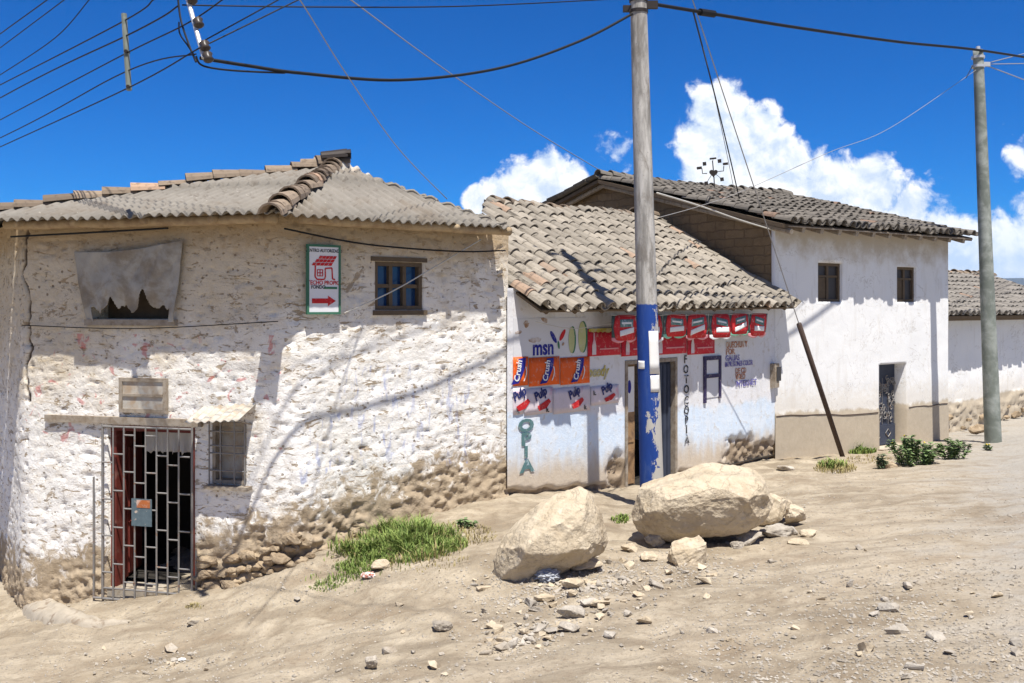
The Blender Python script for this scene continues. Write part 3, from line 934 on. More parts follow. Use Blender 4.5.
# ragged-cloth window: opening, sill beam (parts), the cloth hangs as a thing of its own
u0, u1, z0, z1 = r_cloth
wf = MB(); WA.box(wf, u0 - .06, u1 + .07, z0 - .075, z0 - .005, -.10, .06)
win = wf.build('window', 'wood_grey', house, smooth=False); win['label'] = 'unglazed opening with a grey plank sill'
mb = MB(); WA.box(mb, u0 + .002, u1 - .002, z0, z1, -.305, -.29); mb.build('shutter_board', 'wood_brown', win)
def ragged_cloth():
    vs = []; fs = []; nu, nz = 110, 84
    q = [WA.px(78, 252), WA.px(186, 240), WA.px(178, 322), WA.px(90, 322)]
    for iz in range(nz + 1):
        for iu in range(nu + 1):
            a, b = iu / nu, iz / nz
            u = (q[0][0] * (1 - a) + q[1][0] * a) * (1 - b) + (q[3][0] * (1 - a) + q[2][0] * a) * b
            z = (q[0][1] * (1 - a) + q[1][1] * a) * (1 - b) + (q[3][1] * (1 - a) + q[2][1] * a) * b
            z -= .05 * math.sin(math.pi * a) * (1 - b)
            d = .065 + .016 * math.sin(a * 17 + b * 4) * (.4 + b) + .012 * math.sin(a * 41 - b * 9) * b + .02 * abs(noise.noise(V((a * 7 + b * 3, b * 2 - a, 4)))) + .025 * noise.noise(V((a * 4, b * 3, 1))) + .03 * math.sin(a * math.pi)
            vs.append(WA.pt(u, z, d))
    for iz in range(nz):
        for iu in range(nu):
            a, b = (iu + .5) / nu, (iz + .5) / nz
            edge = .80 - .12 * math.exp(-((a - .34) / .03) ** 2) - .20 * math.exp(-((a - .66) / .04) ** 2) + .16 * noise.noise(V((a * 8, 2, 0))) + .05 * noise.noise(V((a * 25, 3, 0)))
            if .08 < a < .94 and b > edge: continue
            i = iz * (nu + 1) + iu
            fs.append((i, i + 1, i + nu + 2, i + nu + 1))
    mb = MB(); mb.add(vs, fs)
    o = mb.build('window_cloth', 'cloth', None, smooth=True, solid=.006)
    tag(o, 'torn grey cloth sheet nailed over the upper opening above the barred doorway', 'cloth')
ragged_cloth()

# doorway: jambs, red leaf, lintel, sill
u0, u1, z0, z1 = r_door
mb = MB()
WA.box(mb, u0 + .002, u0 + .075, z0, z1 - .075, -.22, -.05); WA.box(mb, u1 - .075, u1 - .002, z0, z1 - .075, -.22, -.05); WA.box(mb, u0 + .002, u1 - .002, z1 - .073, z1 - .002, -.22, -.05)
fr = mb.build('door_frame', 'wood_red', house)
mb = MB()
hp = WA.pt(u0 + .10, 0, -.20); dv = (WA.t3 * -.30 - WA.n3 * .95).normalized(); nv = V((dv.y, -dv.x, 0))
hp2 = WA.pt(u0 + .08, 0, -.18)
mb.box(V((hp2.x, hp2.y, (z0 + z1) / 2)) + dv * .30, .60, .045, z1 - z0 - .16, dv, nv)
for zc, hh in ((z0 + .42, .6), (z0 + 1.25, .7)):
    mb.box(V((hp2.x, hp2.y, zc)) + dv * .30 + nv * .03, .42, .02, hh, dv, nv)
lf = mb.build('door', 'wood_red', house)
mb = MB(); WA.box(mb, WA.px(47, 420)[0], WA.px(203, 420)[0], z1 + .015, z1 + .095, -.05, .045)
mb.build('lintel', 'wood_grey', house)
mb = MB(); WA.box(mb, u0 + .01, u1 - .01, z0 - .10, z0 + .012, -.3, .03)
mb.build('door_sill', 'cement', house)

# barred gate standing in front of the doorway
gate = thing('barred_gate', WA.pt((u0 + u1) / 2, z0 - .1, .09), 'pale iron bar gate with staggered crossbars across the dark red doorway', 'gate')
mb = MB()
gu0, gu1 = WA.px(98, 500)[0], WA.px(200, 500)[0]; gz0 = z0 - .09
for u in (u0 - .005, u1 + .02): mb.tube([WA.pt(u, gz0, .09), WA.pt(u, z1 + .01, .09)], .014, 6)
for u in (gu0, gu1): mb.tube([WA.pt(u, gz0, .075), WA.pt(u, z0 + 1.3 if u == gu0 else z0 + .55, .075)], .012, 6)
mb.tube([WA.pt(gu0, gz0, .085), WA.pt(gu1, gz0, .085)], .014, 6); mb.tube([WA.pt(u0 - .01, z1 - .01, .09), WA.pt(u1 + .02, z1 - .01, .09)], .014, 6)
mb.tube([WA.pt(u0, z0 + .03, .08), WA.pt(gu1, z0 + .03, .08)], .012, 6)
mb.build('gate_frame', 'iron_pale', gate)
nb = 8; st = (u1 - u0) / nb
for i in range(1, nb):
    mb = MB(); mb.tube([WA.pt(u0 + i * st, gz0, .10), WA.pt(u0 + i * st, z1, .10)], .0105, 6); mb.build('bar', 'iron_pale', gate)
for i in range(nb):
    k = 0
    z = z0 + .12 + (.20 if i % 2 else .0) + .1 * (i % 3 == 0)
    while z < z1 - .1:
        mb = MB(); mb.tube([WA.pt(u0 + i * st, z, .10), WA.pt(u0 + (i + 1) * st, z, .10)], .010, 5); mb.build('crossbar', 'iron_pale', gate); z += .42
# poster tied in the gate
pu0, pu1, pz0, pz1 = WA.rect(138, 497, 158, 524)
mb = MB(); WA.box(mb, pu0, pu1, pz0, pz1, .115, .120); po = mb.build('paper_notice', 'poster_blue')
tag(po, 'small blue grey picture notice tied to the bars of the gate', 'notice')
mb = MB(); WA.box(mb, pu0 + .07, pu1 - .02, pz1 - .10, pz1 - .012, .1215, .1235); mb.build('printed_picture', 'ink_orange', po)
# white cloth hanging in the doorway
vs = []; nu = 30
for b in range(9):
    for i in range(nu + 1):
        u = WA.px(128, 440)[0] + (WA.px(176, 440)[0] - WA.px(128, 440)[0]) * i / nu
        vs.append(WA.pt(u, z1 - .07 - b * .034 - .03 * (i % 7 == 3), -.34 + .03 * math.sin(i * 1.1) * (b / 8)))
mb = MB(); mb.add(vs, [(b * (nu + 1) + i, b * (nu + 1) + i + 1, (b + 1) * (nu + 1) + i + 1, (b + 1) * (nu + 1) + i) for b in range(8) for i in range(nu)])
tag(mb.build('curtain', 'cloth_white', smooth=True, solid=.004), 'short white curtain hanging at the top of the dark barred doorway', 'curtain')

# framed vent panel above the lintel
vu0, vu1, vz0, vz1 = WA.rect(123, 380, 167, 410)
mb = MB(); WA.box(mb, vu0, vu1, vz0, vz1, -.03, .035); vp = mb.build('vent_panel', 'zinc', house)
mb = MB()
for (a, b, c, d) in ((vu0 - .02, vu1 + .02, vz0 - .03, vz0 + .015), (vu0 - .02, vu1 + .02, vz1 - .015, vz1 + .025), (vu0 - .02, vu0 + .022, vz0 + .016, vz1 - .016), (vu1 - .022, vu1 + .02, vz0 + .016, vz1 - .016), (vu0 + .03, vu1 - .03, (vz0 + vz1) / 2 - .015, (vz0 + vz1) / 2 + .015)):
    WA.box(mb, a, b, c, d, .0, .052)
mb.build('vent_frame', 'wood_grey', vp)

# small barred window under its zinc awning
u0, u1, z0, z1 = r_bar
mb = MB()
for (a, b, c, d) in ((u0 + .002, u1 - .002, z0 + .002, z0 + .045), (u0 + .002, u1 - .002, z1 - .045, z1 - .002), (u0 + .002, u0 + .04, z0 + .046, z1 - .046), (u1 - .04, u1 - .002, z0 + .046, z1 - .046)):
    WA.box(mb, a, b, c, d, -.118, .015)
sw = mb.build('window', 'wood_grey', house); sw['label'] = 'small window behind pale iron rods'
mb = MB(); WA.box(mb, u0 + .002, u1 - .002, z0 + .002, z1 - .002, -.15, -.12); mb.build('window_back', 'zinc', sw)
mb = MB()
for k in (.22, .5, .62, .85): mb.tube([WA.pt(u0 - .03, z0 + (z1 - z0) * k, .04), WA.pt(u1 + .03, z0 + (z1 - z0) * k, .04)], .010, 6)
for k in (-.04, .3, .72, 1.03): mb.tube([WA.pt(u0 + (u1 - u0) * k, z0 - .03, .05), WA.pt(u0 + (u1 - u0) * k, z1 + .04, .05)], .009, 6)
mb.build('window_rods', 'iron_pale', sw)
mb = MB(); WA.box(mb, u0 - .04, u1 + .08, z0 - .05, z0 - .008, -.05, .12); mb.build('window_sill', 'wood_grey', sw)
au0, au1 = WA.px(203, 412)[0], WA.px(256, 412)[0]
vs = []; n = 56
for i in range(n + 1):
    f = i / n
    for k in range(4):
        s = k / 3
        vs.append(WA.pt(au0 + (au1 - au0) * f, z1 + .17 - .15 * s + .011 * math.sin(f * 2 * math.pi * 7) + .05 * f, -.02 + .40 * s))
mb = MB(); mb.add(vs, [(4 * i + k, 4 * i + k + 1, 4 * i + k + 5, 4 * i + k + 4) for i in range(n) for k in range(3)])
aw = mb.build('awning', 'zinc', house, smooth=True, solid=.005)
for (ua, za) in ((au1 - .06, z1 - .02), (au0 + .06, z1 - .02)):
    mb = MB(); mb.tube([WA.pt(ua, za, .0), WA.pt(ua + .01, z1 + .06, .30)], .009, 6); mb.build('awning_strut', 'wood_grey', aw)

# upper window with six blue panes
u0, u1, z0, z1 = r_win
mb = MB()
fw = .05
for (a, b, c, d) in ((u0 + .002, u1 - .002, z0 + .002, z0 + fw), (u0 + .002, u1 - .002, z1 - fw, z1 - .002), (u0 + .002, u0 + fw, z0 + fw, z1 - fw), (u1 - fw, u1 - .002, z0 + fw, z1 - fw)):
    WB.box(mb, a, b, c, d, -.15, -.02)
gw = (u1 - u0 - 2 * fw)
for k in (1, 2): WB.box(mb, u0 + fw + gw * k / 3 - .024, u0 + fw + gw * k / 3 + .024, z0 + fw, z1 - fw, -.13, -.04)
WB.box(mb, u0 + fw, u1 - fw, (z0 + z1) / 2 - .022, (z0 + z1) / 2 + .022, -.125, -.045)
uw = mb.build('window', 'wood_brown', house); uw['label'] = 'brown six pane window with blue glass'
mb = MB(); WB.box(mb, u0 + .01, u1 - .01, z0 + .01, z1 - .01, -.11, -.10); mb.build('pane', 'glass_blue', uw)
mb = MB(); WB.box(mb, u0 - .06, u1 + .05, z1 + .003, z1 + .055, -.1, .02); mb.build('window_lintel', 'wood_brown', uw)
mb = MB(); WB.box(mb, u0 - .03, u1 + .05, z0 - .06, z0 - .003, -.1, .025); mb.build('window_sill', 'wood_brown', uw)

# hanging sign on the corner house
def flat_sign():
    u0, u1, z0, z1 = WB.rect(307, 245, 340, 314, .07)
    s = thing('wall_sign', WB.pt((u0 + u1) / 2, z0, .07), 'narrow white sign with red house emblem and red arrow, green border', 'sign')
    mb = MB(); WB.box(mb, u0, u1, z0, z1, .055, .075); mb.build('sign_panel', 'sign_white', s)
    mb = MB(); e = .022
    for (a, b, c, d) in ((u0 - .004, u1 + .004, z0 - .004, z0 + e), (u0 - .004, u1 + .004, z1 - e, z1 + .004), (u0 - .004, u0 + e, z0 + e, z1 - e), (u1 - e, u1 + .004, z0 + e, z1 - e)):
        WB.box(mb, a, b, c, d, .05, .082)
    mb.build('sign_frame', 'sign_green', s)
    w, h = u1 - u0, z1 - z0
    q = lambda a, b: (u0 + w * a, z0 + h * b)
    D = (.0765, .0795)
    mb = MB()
    WB.poly(mb, [q(.14, .155), q(.62, .155), q(.62, .115), q(.86, .19), q(.62, .265), q(.62, .225), q(.14, .225)], *D)
    mb.build('arrow', 'ink_red', s)
    mb = MB()
    for k in range(3):     # three courses of roof tiles
        a, b = .36 - .10 * k, .80 - .0; y = .80 - .05 * k
        x0, x1 = .33 - .10 * k, .86 - .06 * k
        m = 5
        for j in range(m):
            xa = x0 + (x1 - x0) * j / m; xb = x0 + (x1 - x0) * (j + .86) / m
            WB.poly(mb, [q(xa, y), q(xb, y), q(xb + .05, y + .042), q(xa + .05, y + .042)], *D)
    def stroke(pts, t=.016):
        for (a, b), (c, d) in zip(pts[:-1], pts[1:]):
            A_, B_ = V(q(a, b)), V(q(c, d)); n = (B_ - A_); n = V((-n.y, n.x)).normalized() * t / 2
            WB.poly(mb, [A_ - n, B_ - n, B_ + n, A_ + n], *D)
    stroke([(.24, .70), (.23, .54), (.29, .50), (.50, .50), (.54, .53), (.54, .66), (.74, .67), (.76, .51), (.84, .50)])
    stroke([(.30, .64), (.30, .55), (.46, .55), (.46, .64), (.30, .64)], .010); stroke([(.38, .64), (.38, .55)], .010); stroke([(.30, .595), (.46, .595)], .010)
    mb.build('house_emblem', 'ink_red', s)
    lettering('CENTRO AUTORIZADO', 'lettering', WB, u0 + w * .5, z0 + h * .895, .052, 'ink_black', s, .0765, align='CENTER', width=.82, bold=.01)
    lettering('TECHO PROPIO', 'lettering', WB, u0 + w * .5, z0 + h * .425, .064, 'ink_red', s, .0765, align='CENTER', width=.9, bold=.015)
    lettering('FONDO', 'lettering', WB, u0 + w * .11, z0 + h * .365, .058, 'ink_black', s, .0765, width=.86, bold=.015)
    mb = MB(); WB.poly(mb, [q(.50, .362), q(.9, .362), q(.9, .395), q(.50, .395)], *D); mb.build('green_stripe', 'ink_green', s)
flat_sign()

# ================================================================== SHOP
S0, S1 = (0.0, 13.0), (4.73, 18.0)
WS = Wall(S0, S1)
shop = thing('shop_house', GV(1.5, 16.5), 'low shop with clay tile roof and painted front covered in drink posters', 'shop')
s_door = WS.rect(625, 359, 677, 487)
s_win = WS.rect(703, 356, 720, 396)
sholes = [s_door]
dm = [(619, 475, 9, 16), (742, 452, 13, 10), (764, 455, 11, 9), (757, 466, 22, 5)]
dmw = []
for (x, y, rx, ry) in dm:
    u, z = WS.px(x, y); u2, z2 = WS.px(x + rx, y + ry); dmw.append((u, z, abs(u2 - u), abs(z2 - z)))
SZT = 3.22
def s_dmg(u, z):
    q = V((u, z, 3)); v = 0
    for (a, b, c, d) in dmw:
        r = math.hypot((u - a) / c, (z - b) / d) + .35 * fbm(q * 6, 3)
        v = max(v, 1.5 - r)
    x, y = WS.pt(u, z).xy
    gh = z - G(x, y)
    v = max(v, (.07 + .06 * noise.noise(q * 3) - gh) * 14 + .4)
    return max(0, min(1, v))
def s_disp(u, z, x, y):
    q = V((u, z, 8)); k = min(1, near_hole(u, z, sholes, .1)); m = s_dmg(u, z)
    d = fbm(q * 1.3, 3) * .004
    vo, vp = noise.voronoi(V((u * 6 + .3 * noise.noise(q * 7), z * 9 + .3 * noise.noise(q * 7 + V((5, 0, 0))), 1)))
    d += (-.075 + min(.15, vo[1] - vo[0]) * .22 + (noise.cell(vp[0] * 9.1) - .5) * .03 + fbm(q * 9, 4) * .015) * min(1, m * 1.8)
    return d * k
mb = MB()
us = lin(-.09, WS.L, .035, [h for r in sholes for h in r[:2]]); zs = lin(-.35, SZT, .035, [h for r in sholes for h in r[2:]])
grid_wall(mb, lambda u: WS.pt(u, 0).xy, lambda u: WS.n, us, zs, sholes, s_disp, lambda u, z, x, y: dict(gh=z - G(x, y), crk=s_dmg(u, z)), .3)
mb.build('wall', 'shop_wall', shop, smooth=True)
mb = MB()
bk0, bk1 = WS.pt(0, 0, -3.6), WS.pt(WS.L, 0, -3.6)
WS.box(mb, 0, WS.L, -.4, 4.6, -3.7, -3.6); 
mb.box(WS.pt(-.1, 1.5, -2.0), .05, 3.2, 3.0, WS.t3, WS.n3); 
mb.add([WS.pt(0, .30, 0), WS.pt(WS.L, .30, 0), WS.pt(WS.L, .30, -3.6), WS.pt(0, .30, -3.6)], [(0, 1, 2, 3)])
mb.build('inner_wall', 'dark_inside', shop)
# a brown strip of bare wall at both ends
# roof
eL, eR = WS.pt(0, 0, .48), WS.pt(WS.L, 0, .37)
eL = V((eL.x, eL.y, 2.90)); eR = V((eR.x, eR.y, 2.93))
eR = eR + (eR - eL).normalized() * .12
eu = (eR - eL).normalized(); Wd = (eR - eL).length
sl = R(30)
nh = -WS.n3; nh = (nh - eu * nh.dot(eu)); nh.z = 0; nh.normalize()
es = nh * math.cos(sl) + V((0, 0, math.sin(sl)))
mb = MB()
tile_roof(mb, eL, eu, es, Wd, 3.50, pitch=.262, row=.30, seed=2, wild=1.25, sag=.05, smax=lambda u: min(3.50 - .12 * (1 - u / Wd) - .05 * math.sin(u * 2), 1.25 + u * 1.02))
sroof = mb.build('roof', 'tile_pale', shop)
mb = MB()
slab(mb, [eL + eu * .1 + es * .06, eR + es * .06, eR + es * 1.25, eL + es * 1.25 + eu * .05], .03)
slab(mb, [eL + es * 1.25 + eu * .05, eR + es * 1.25, eR + es * 3.48, eL + es * 3.40 + eu * 2.2], .03)
mb.build('roof_boarding', 'wood_brown', sroof)
mb = MB()
rp0, rp1 = eL + es * 3.40 + V((0, 0, .06)), eR + es * 3.52 + V((0, 0, .06))
ridge_tiles(mb, rp0 + eu * 2.2, rp1 - eu * .2, r=.12, L=.44, step=.37, seed=21, wild=1.6, sag=.05)
mb.build('ridge_tile_row', 'tile_clay', sroof)
for i in range(12):
    u = .25 + i * (Wd - .5) / 11
    mb = MB(); mb.tube([eL + eu * u + es * .10 - V((0, 0, .045)), eL + eu * u + es * .75 - V((0, 0, .045))], .035, 7); mb.build('rafter', 'wood_brown', shop)

# doorway
u0, u1, z0, z1 = s_door
mb = MB()
WS.box(mb, u0 + .002, u0 + .06, z0, z1 - .06, -.15, .012); WS.box(mb, u1 - .06, u1 - .002, z0, z1 - .06, -.15, .012); WS.box(mb, u0 + .002, u1 - .002, z1 - .058, z1 - .002, -.15, .012)
mb.build('door_frame', 'wood_grey', shop)
mb = MB(); WS.box(mb, u0 + .062, u0 + .062 + (u1 - u0) * .22, z0, z1 - .06, -.13, -.09)
for k in range(3): WS.box(mb, u0 + .09, u0 + .03 + (u1 - u0) * .22, z0 + .1 + k * .62, z0 + .6 + k * .62, -.10, -.078)
dl = mb.build('door', 'wood_worn', shop); dl['label'] = 'worn brown door leaf'
mb = MB(); WS.box(mb, u1 - .062 - (u1 - u0) * .33, u1 - .062, z0, z1 - .06, -.13, -.09)
for k in range(4): WS.box(mb, u1 - .062 - (u1 - u0) * .33 * (k + 1) / 4 + .012, u1 - .062 - (u1 - u0) * .33 * k / 4 - .012, z0 + .05, z1 - .1, -.10, -.07)
dr = mb.build('door', 'door_slate', shop); dr['label'] = 'dark slate door leaf'
mb = MB(); WS.box(mb, u0 - .0, u1 + .0, z0 - .12, z0 - .003, -.25, .10); mb.build('door_sill', 'cement', shop)
mb = MB(); WS.box(mb, u0 + .085, u0 + .03 + (u1 - u0) * .22, z1 - .78, z1 - .10, -.0775, -.0745); st_ = mb.build('door_sticker', 'paper', dl)
mb = MB(); cu_, cz_ = u0 + .057 + (u1 - u0) * .11, z1 - .40; WS.poly(mb, ellipse(cu_, cz_, .045, .10), -.074, -.072); mb.build('sticker_ring', 'ink_blue', st_)
# violet framed window painted and nailed on the wall
u0, u1, z0, z1 = s_win
mb = MB()
for (a, b, c, d) in ((u0, u0 + .065, z0 - .10, z1), (u1 - .065, u1, z0 - .05, z1), (u0 + .065, u1 - .065, z1 - .065, z1), (u0 + .065, u1 - .065, z0 + (z1 - z0) * .46, z0 + (z1 - z0) * .46 + .06)):
    WS.box(mb, a, b, c, d, -.01, .03)
vw = mb.build('window', 'frame_violet', shop); vw['label'] = 'blind window with a dark violet frame'
mb = MB(); WS.box(mb, u0 + .065, u1 - .065, z0 - .02, z1 - .065, .004, .012); mb.build('pane', 'mural_white', vw)

# painted mural: letters and shapes belong to the wall
def painted(name, mat, shapes, d0=.006, d1=.010, wall=WS, parent=shop):
    mb = MB()
    for s in shapes: wall.poly(mb, s, d0, d1)
    return mb.build(name, mat, parent)
def pw(x, y): return WS.px(x, y)
def sc(px, at=(550, 340)):    # metres for a pixel height there
    u, z = WS.px(*at); return px / F * WS.pt(u, z).y
r = WS.rect(513, 318, 586, 355.5)
painted('mural_ground', 'mural_white', [[(r[0], r[2]), (r[1], r[2]), (r[1], r[3]), (r[0], r[3])]], .004, .006)
u, z = pw(532, 355); lettering('msn', 'painted_lettering', WS, u, z, sc(21), 'ink_blue', shop, .008, bold=.028, width=.92)
a = pw(553, 337); painted('painted_wing', 'ink_blue', [ellipse(a[0], a[1], sc(7.5), sc(2.6), 16, R(-52))], .008, .011)
a = pw(562, 335); painted('painted_wing', 'ink_red', [ellipse(a[0], a[1], sc(7), sc(2.5), 16, R(52))], .008, .011)
a = pw(558, 345); painted('painted_wing', 'ink_green', [ellipse(a[0], a[1], sc(4.2), sc(1.4), 12, R(100))], .012, .014)
a = pw(562.5, 344); painted('painted_wing', 'ink_brown', [ellipse(a[0], a[1], sc(2.2), sc(1.4), 12, R(40))], .012, .014)
for (x, y, rx, ry) in ((571, 340, 3.9, 14), (581.5, 337, 5.2, 16.5)):
    a = pw(x + 1.3, y - .2); painted('painted_oval', 'ink_green', [ellipse(a[0], a[1], sc(rx) * 1.35, sc(ry), 20)], .007, .009)
    a = pw(x, y); painted('painted_oval', 'ink_lime', [ellipse(a[0], a[1], sc(rx) * 1.2, sc(ry) * .97, 20)], .010, .012)
for (x, y, rx, ry, ro) in ((535, 340, 7, 2.4, 5), (526, 324, 3, 3.4, 60), (518, 332, 1.8, 4, 90), (544, 320, 2, 5, 80)):
    a = pw(x, y); q = V((x, y, 0))
    e = [(uu + .03 * noise.noise(V((uu * 20, zz * 20, x))), zz + .03 * noise.noise(V((zz * 20, uu * 20, y)))) for uu, zz in ellipse(a[0], a[1], sc(rx) * 1.3, sc(ry), 18, R(ro))]
    painted('plaster_stain', 'ink_brown', [e], .007, .009)
# stacked letters
for (ch, x, y, h, m) in (('O', 525.5, 431, 11, 'ink_teal'), ('P', 525.5, 444.5, 11, 'ink_teal'), ('I', 525.5, 457, 10, 'ink_teal'), ('A', 526.5, 471.5, 11, 'ink_teal')):
    u, z = pw(x, y); lettering(ch, 'painted_letter', WS, u, z, h / F * 13.3 * 1.52, m, shop, .010, align='CENTER', bold=.045, width=1.65)
u, z = pw(588, 377); lettering('Speedy', 'painted_lettering', WS, u - .10, z, sc(15, (605, 370)), 'ink_yellow', shop, .010, shear=.25, bold=.025, width=.88)
for (ch, x, y) in (('F', 685, 363), ('O', 685.5, 373), ('T', 686, 383), ('O', 686, 393), ('C', 686, 404), ('O', 686, 414), ('P', 686, 424), ('I', 686, 433), ('A', 686.5, 443)):
    u, z = pw(x, y); lettering(ch, 'painted_letter', WS, u, z, 8.5 / F * 15.9 * 1.35, 'ink_black', shop, .010, align='CENTER', bold=.015)
for (tx, x, y, h, m) in (('QUECHUA Y', 725.5, 348, 6.3, 'ink_orange'), ('POR', 725.5, 354.5, 5.6, 'ink_orange'), ('GALIAS', 725, 361, 5.6, 'ink_violet'), ('IMPRESIONES COLOR', 724.5, 367, 5.2, 'ink_violet'),
                         ('DE CD', 735, 373.5, 5.4, 'ink_orange'), ('VIDEO', 735, 379.5, 5.6, 'ink_orange'), ('INTERNET', 735, 387, 6.2, 'ink_violet')):
    u, z = pw(x, y); L_ = {'QUECHUA Y': 22, 'POR': 9, 'GALIAS': 17, 'IMPRESIONES COLOR': 32, 'DE CD': 12, 'VIDEO': 11, 'INTERNET': 24}[tx]
    ue = pw(x + L_, y)[0]
    size = h / F * 16.9 * 1.4
    lettering(tx, 'painted_lettering', WS, u, z, size, m, shop, .010, bold=.02, width=(ue - u) / (size * .66 * len(tx)))

# meter box at the end of the shop front
mu0, mu1, mz0, mz1 = WS.rect(770, 363, 781, 387)
WS.box(mb := MB(), mu0, min(mu1, WS.L - .02), mz0, mz1, .0, .10)
mbx = mb.build('meter_box', 'wood_grey'); tag(mbx, 'small weathered meter box fixed where shop and white house meet', 'meter box')
mb = MB(); WS.box(mb, mu0 + .05, mu0 + .20, mz0 + .12, mz1 - .06, .102, .112); mb.build('meter_window', 'glass_dark', mbx)

# posters -------------------------------------------------------------
def poster(name, x0, y0, x1, y1, mat, label, group, d=.012, ym=None):
    u0, u1, z0, z1 = WS.rect(x0, y0, x1, y1)
    u0 = max(u0, .01)
    t = thing(name, WS.pt((u0 + u1) / 2, z0, d), label, 'poster', group)
    vs = []; n = 8
    for k in range(5):
        for i in range(n + 1):
            a, b = i / n, k / 4
            vs.append(WS.pt(u0 + (u1 - u0) * a, z0 + (z1 - z0) * b, d + .004 * noise.noise(V((u0 + a * 3, b * 3, 1))) + (.012 * noise.noise(V((u0 * 7 + a * 9, 1, 2))) ** 2 if k == 0 else 0)))
    mb = MB(); mb.add(vs, [(k * (n + 1) + i, k * (n + 1) + i + 1, (k + 1) * (n + 1) + i + 1, (k + 1) * (n + 1) + i) for k in range(4) for i in range(n)])
    mb.build('paper_sheet', mat, t, smooth=True, solid=.0015)
    return t, (u0, u1, z0, z1)
og = 'orange drink posters on the shop wall'
for (x0, x1, yt0, yb, lab) in ((505, 527.5, 357, 386, 'orange drink poster half hidden behind the corner of the whitewashed house'),
                               (528.3, 558.8, 357, 385.3, 'orange drink poster directly under the painted blue msn letters'),
                               (559.6, 589, 357, 383.8, 'orange drink poster beside the yellow painted lettering')):
    t, (u0, u1, z0, z1) = poster('orange_poster', x0, yt0, x1, yb, 'paper_orange', lab, og)
    w = u1 - u0; uc = (u0 + u1) / 2 if x0 > 510 else u1 - .235
    h = z1 - z0
    mb = MB(); c1 = [(uc - .03 + .10 * math.sin(k * .25), z0 + h * (.06 + .88 * k / 8)) for k in range(9)]
    band = [(a - .07 + .05 * k / 8, b) for k, (a, b) in enumerate(c1)] + [(a + .07 + .05 * k / 8, b + .01) for k, (a, b) in reversed(list(enumerate(c1)))]
    WS.poly(mb, band, .0185, .0205); mb.build('logo_swoosh', 'ink_blue', t)
    lettering('Crush', 'logo_lettering', WS, uc + .045, z0 + h * .13, .145, 'ink_white', t, .022, rot=R(78), bold=.02, width=.80)
    mb = MB(); a2 = [(uc + .155 + .05 * math.sin(k * .4), z0 + h * (.15 + .5 * k / 6)) for k in range(7)]
    WS.poly(mb, a2 + [(a - .018, b) for a, b in reversed(a2)], .0185, .0205); mb.build('logo_stripe', 'ink_white', t)
fg = 'pink fruit drink posters in the lower row'
for i, (x0, x1, y0, y1, lab) in enumerate(((505, 523, 388, 415, 'pale pink drink poster with blue and red logo cut off by the corner house'),
                              (523.6, 552, 388, 414, 'pale pink drink poster with blue and red logo above the green painted O'),
                              (552.6, 589.5, 387, 412, 'pale pink drink poster under the last orange poster'),
                              (590.2, 618, 385.5, 404, 'pale pink drink poster beside the brown shop door'))):
    t, (u0, u1, z0, z1) = poster('pink_poster', x0, y0, x1, y1, 'paper_pink', lab, fg)
    uc = u0 + (u1 - u0) * .55; h = z1 - z0
    lettering('Pulp', 'logo_lettering', WS, uc - .09, z0 + h * .50, .17, 'ink_navy', t, .019, rot=R(22), bold=.035, width=.85)
    mb = MB(); WS.poly(mb, [(uc - .06, z0 + h * .30), (uc + .17, z0 + h * .56), (uc + .21, z0 + h * .44), (uc + .12, z0 + h * .2), (uc - .02, z0 + h * .12)], .019, .021); mb.build('logo_swoosh', 'ink_red', t)
    lettering('k.', 'printed_letter', WS, u1 - .14 if i < 3 else u0 + .05, z0 + h * .05 if i < 3 else z1 - .12, .09, 'ink_black', t, .019, bold=.03)
rgp = 'red drink posters above the shop door'
for (x0, x1, lab) in ((587, 620, 'red drink poster with white bottle and yellow torn edge beside the painted ovals'), (620.7, 653, 'red drink poster half hidden behind the blue concrete pole'),
                      (653.7, 686, 'red drink poster above the slate door leaf'), (686.7, 714, 'last red drink poster above the violet window frame')):
    t, (u0, u1, z0, z1) = poster('red_poster', x0, 328.5, x1, 355.5 if x0 < 640 else 354, 'paper_red', lab, rgp)
    w, h = u1 - u0, z1 - z0
    mb = MB(); ub = u0 + w * .18
    WS.poly(mb, [(ub - .045, z0 + .02), (ub + .045, z0 + .02), (ub + .045, z0 + h * .38), (ub + .018, z0 + h * .62), (ub + .014, z0 + h * .85), (ub - .014, z0 + h * .85), (ub - .018, z0 + h * .62), (ub - .045, z0 + h * .38)], .019, .021)
    mb.build('printed_bottle', 'paper_pink', t)
    mb = MB(); m = 14; top = [(u0 + .02 + (w - .04) * k / m, z1 + .005) for k in range(m + 1)]
    bot = [(u0 + .02 + (w - .04) * k / m, z1 - h * (.10 + .14 * abs(noise.noise(V((k * 2.3 + x0, 1, 1)))))) for k in range(m + 1)]
    WS.poly(mb, bot + top[::-1], .019, .021); mb.build('torn_edge', 'ink_yellow', t)
    mb = MB(); WS.poly(mb, [(u0 + w * .35, z0 + h * .22), (u0 + w * .92, z0 + h * .22), (u0 + w * .92, z0 + h * .27), (u0 + w * .35, z0 + h * .27)], .019, .0205); mb.build('printed_line', 'pennant_pink', t)

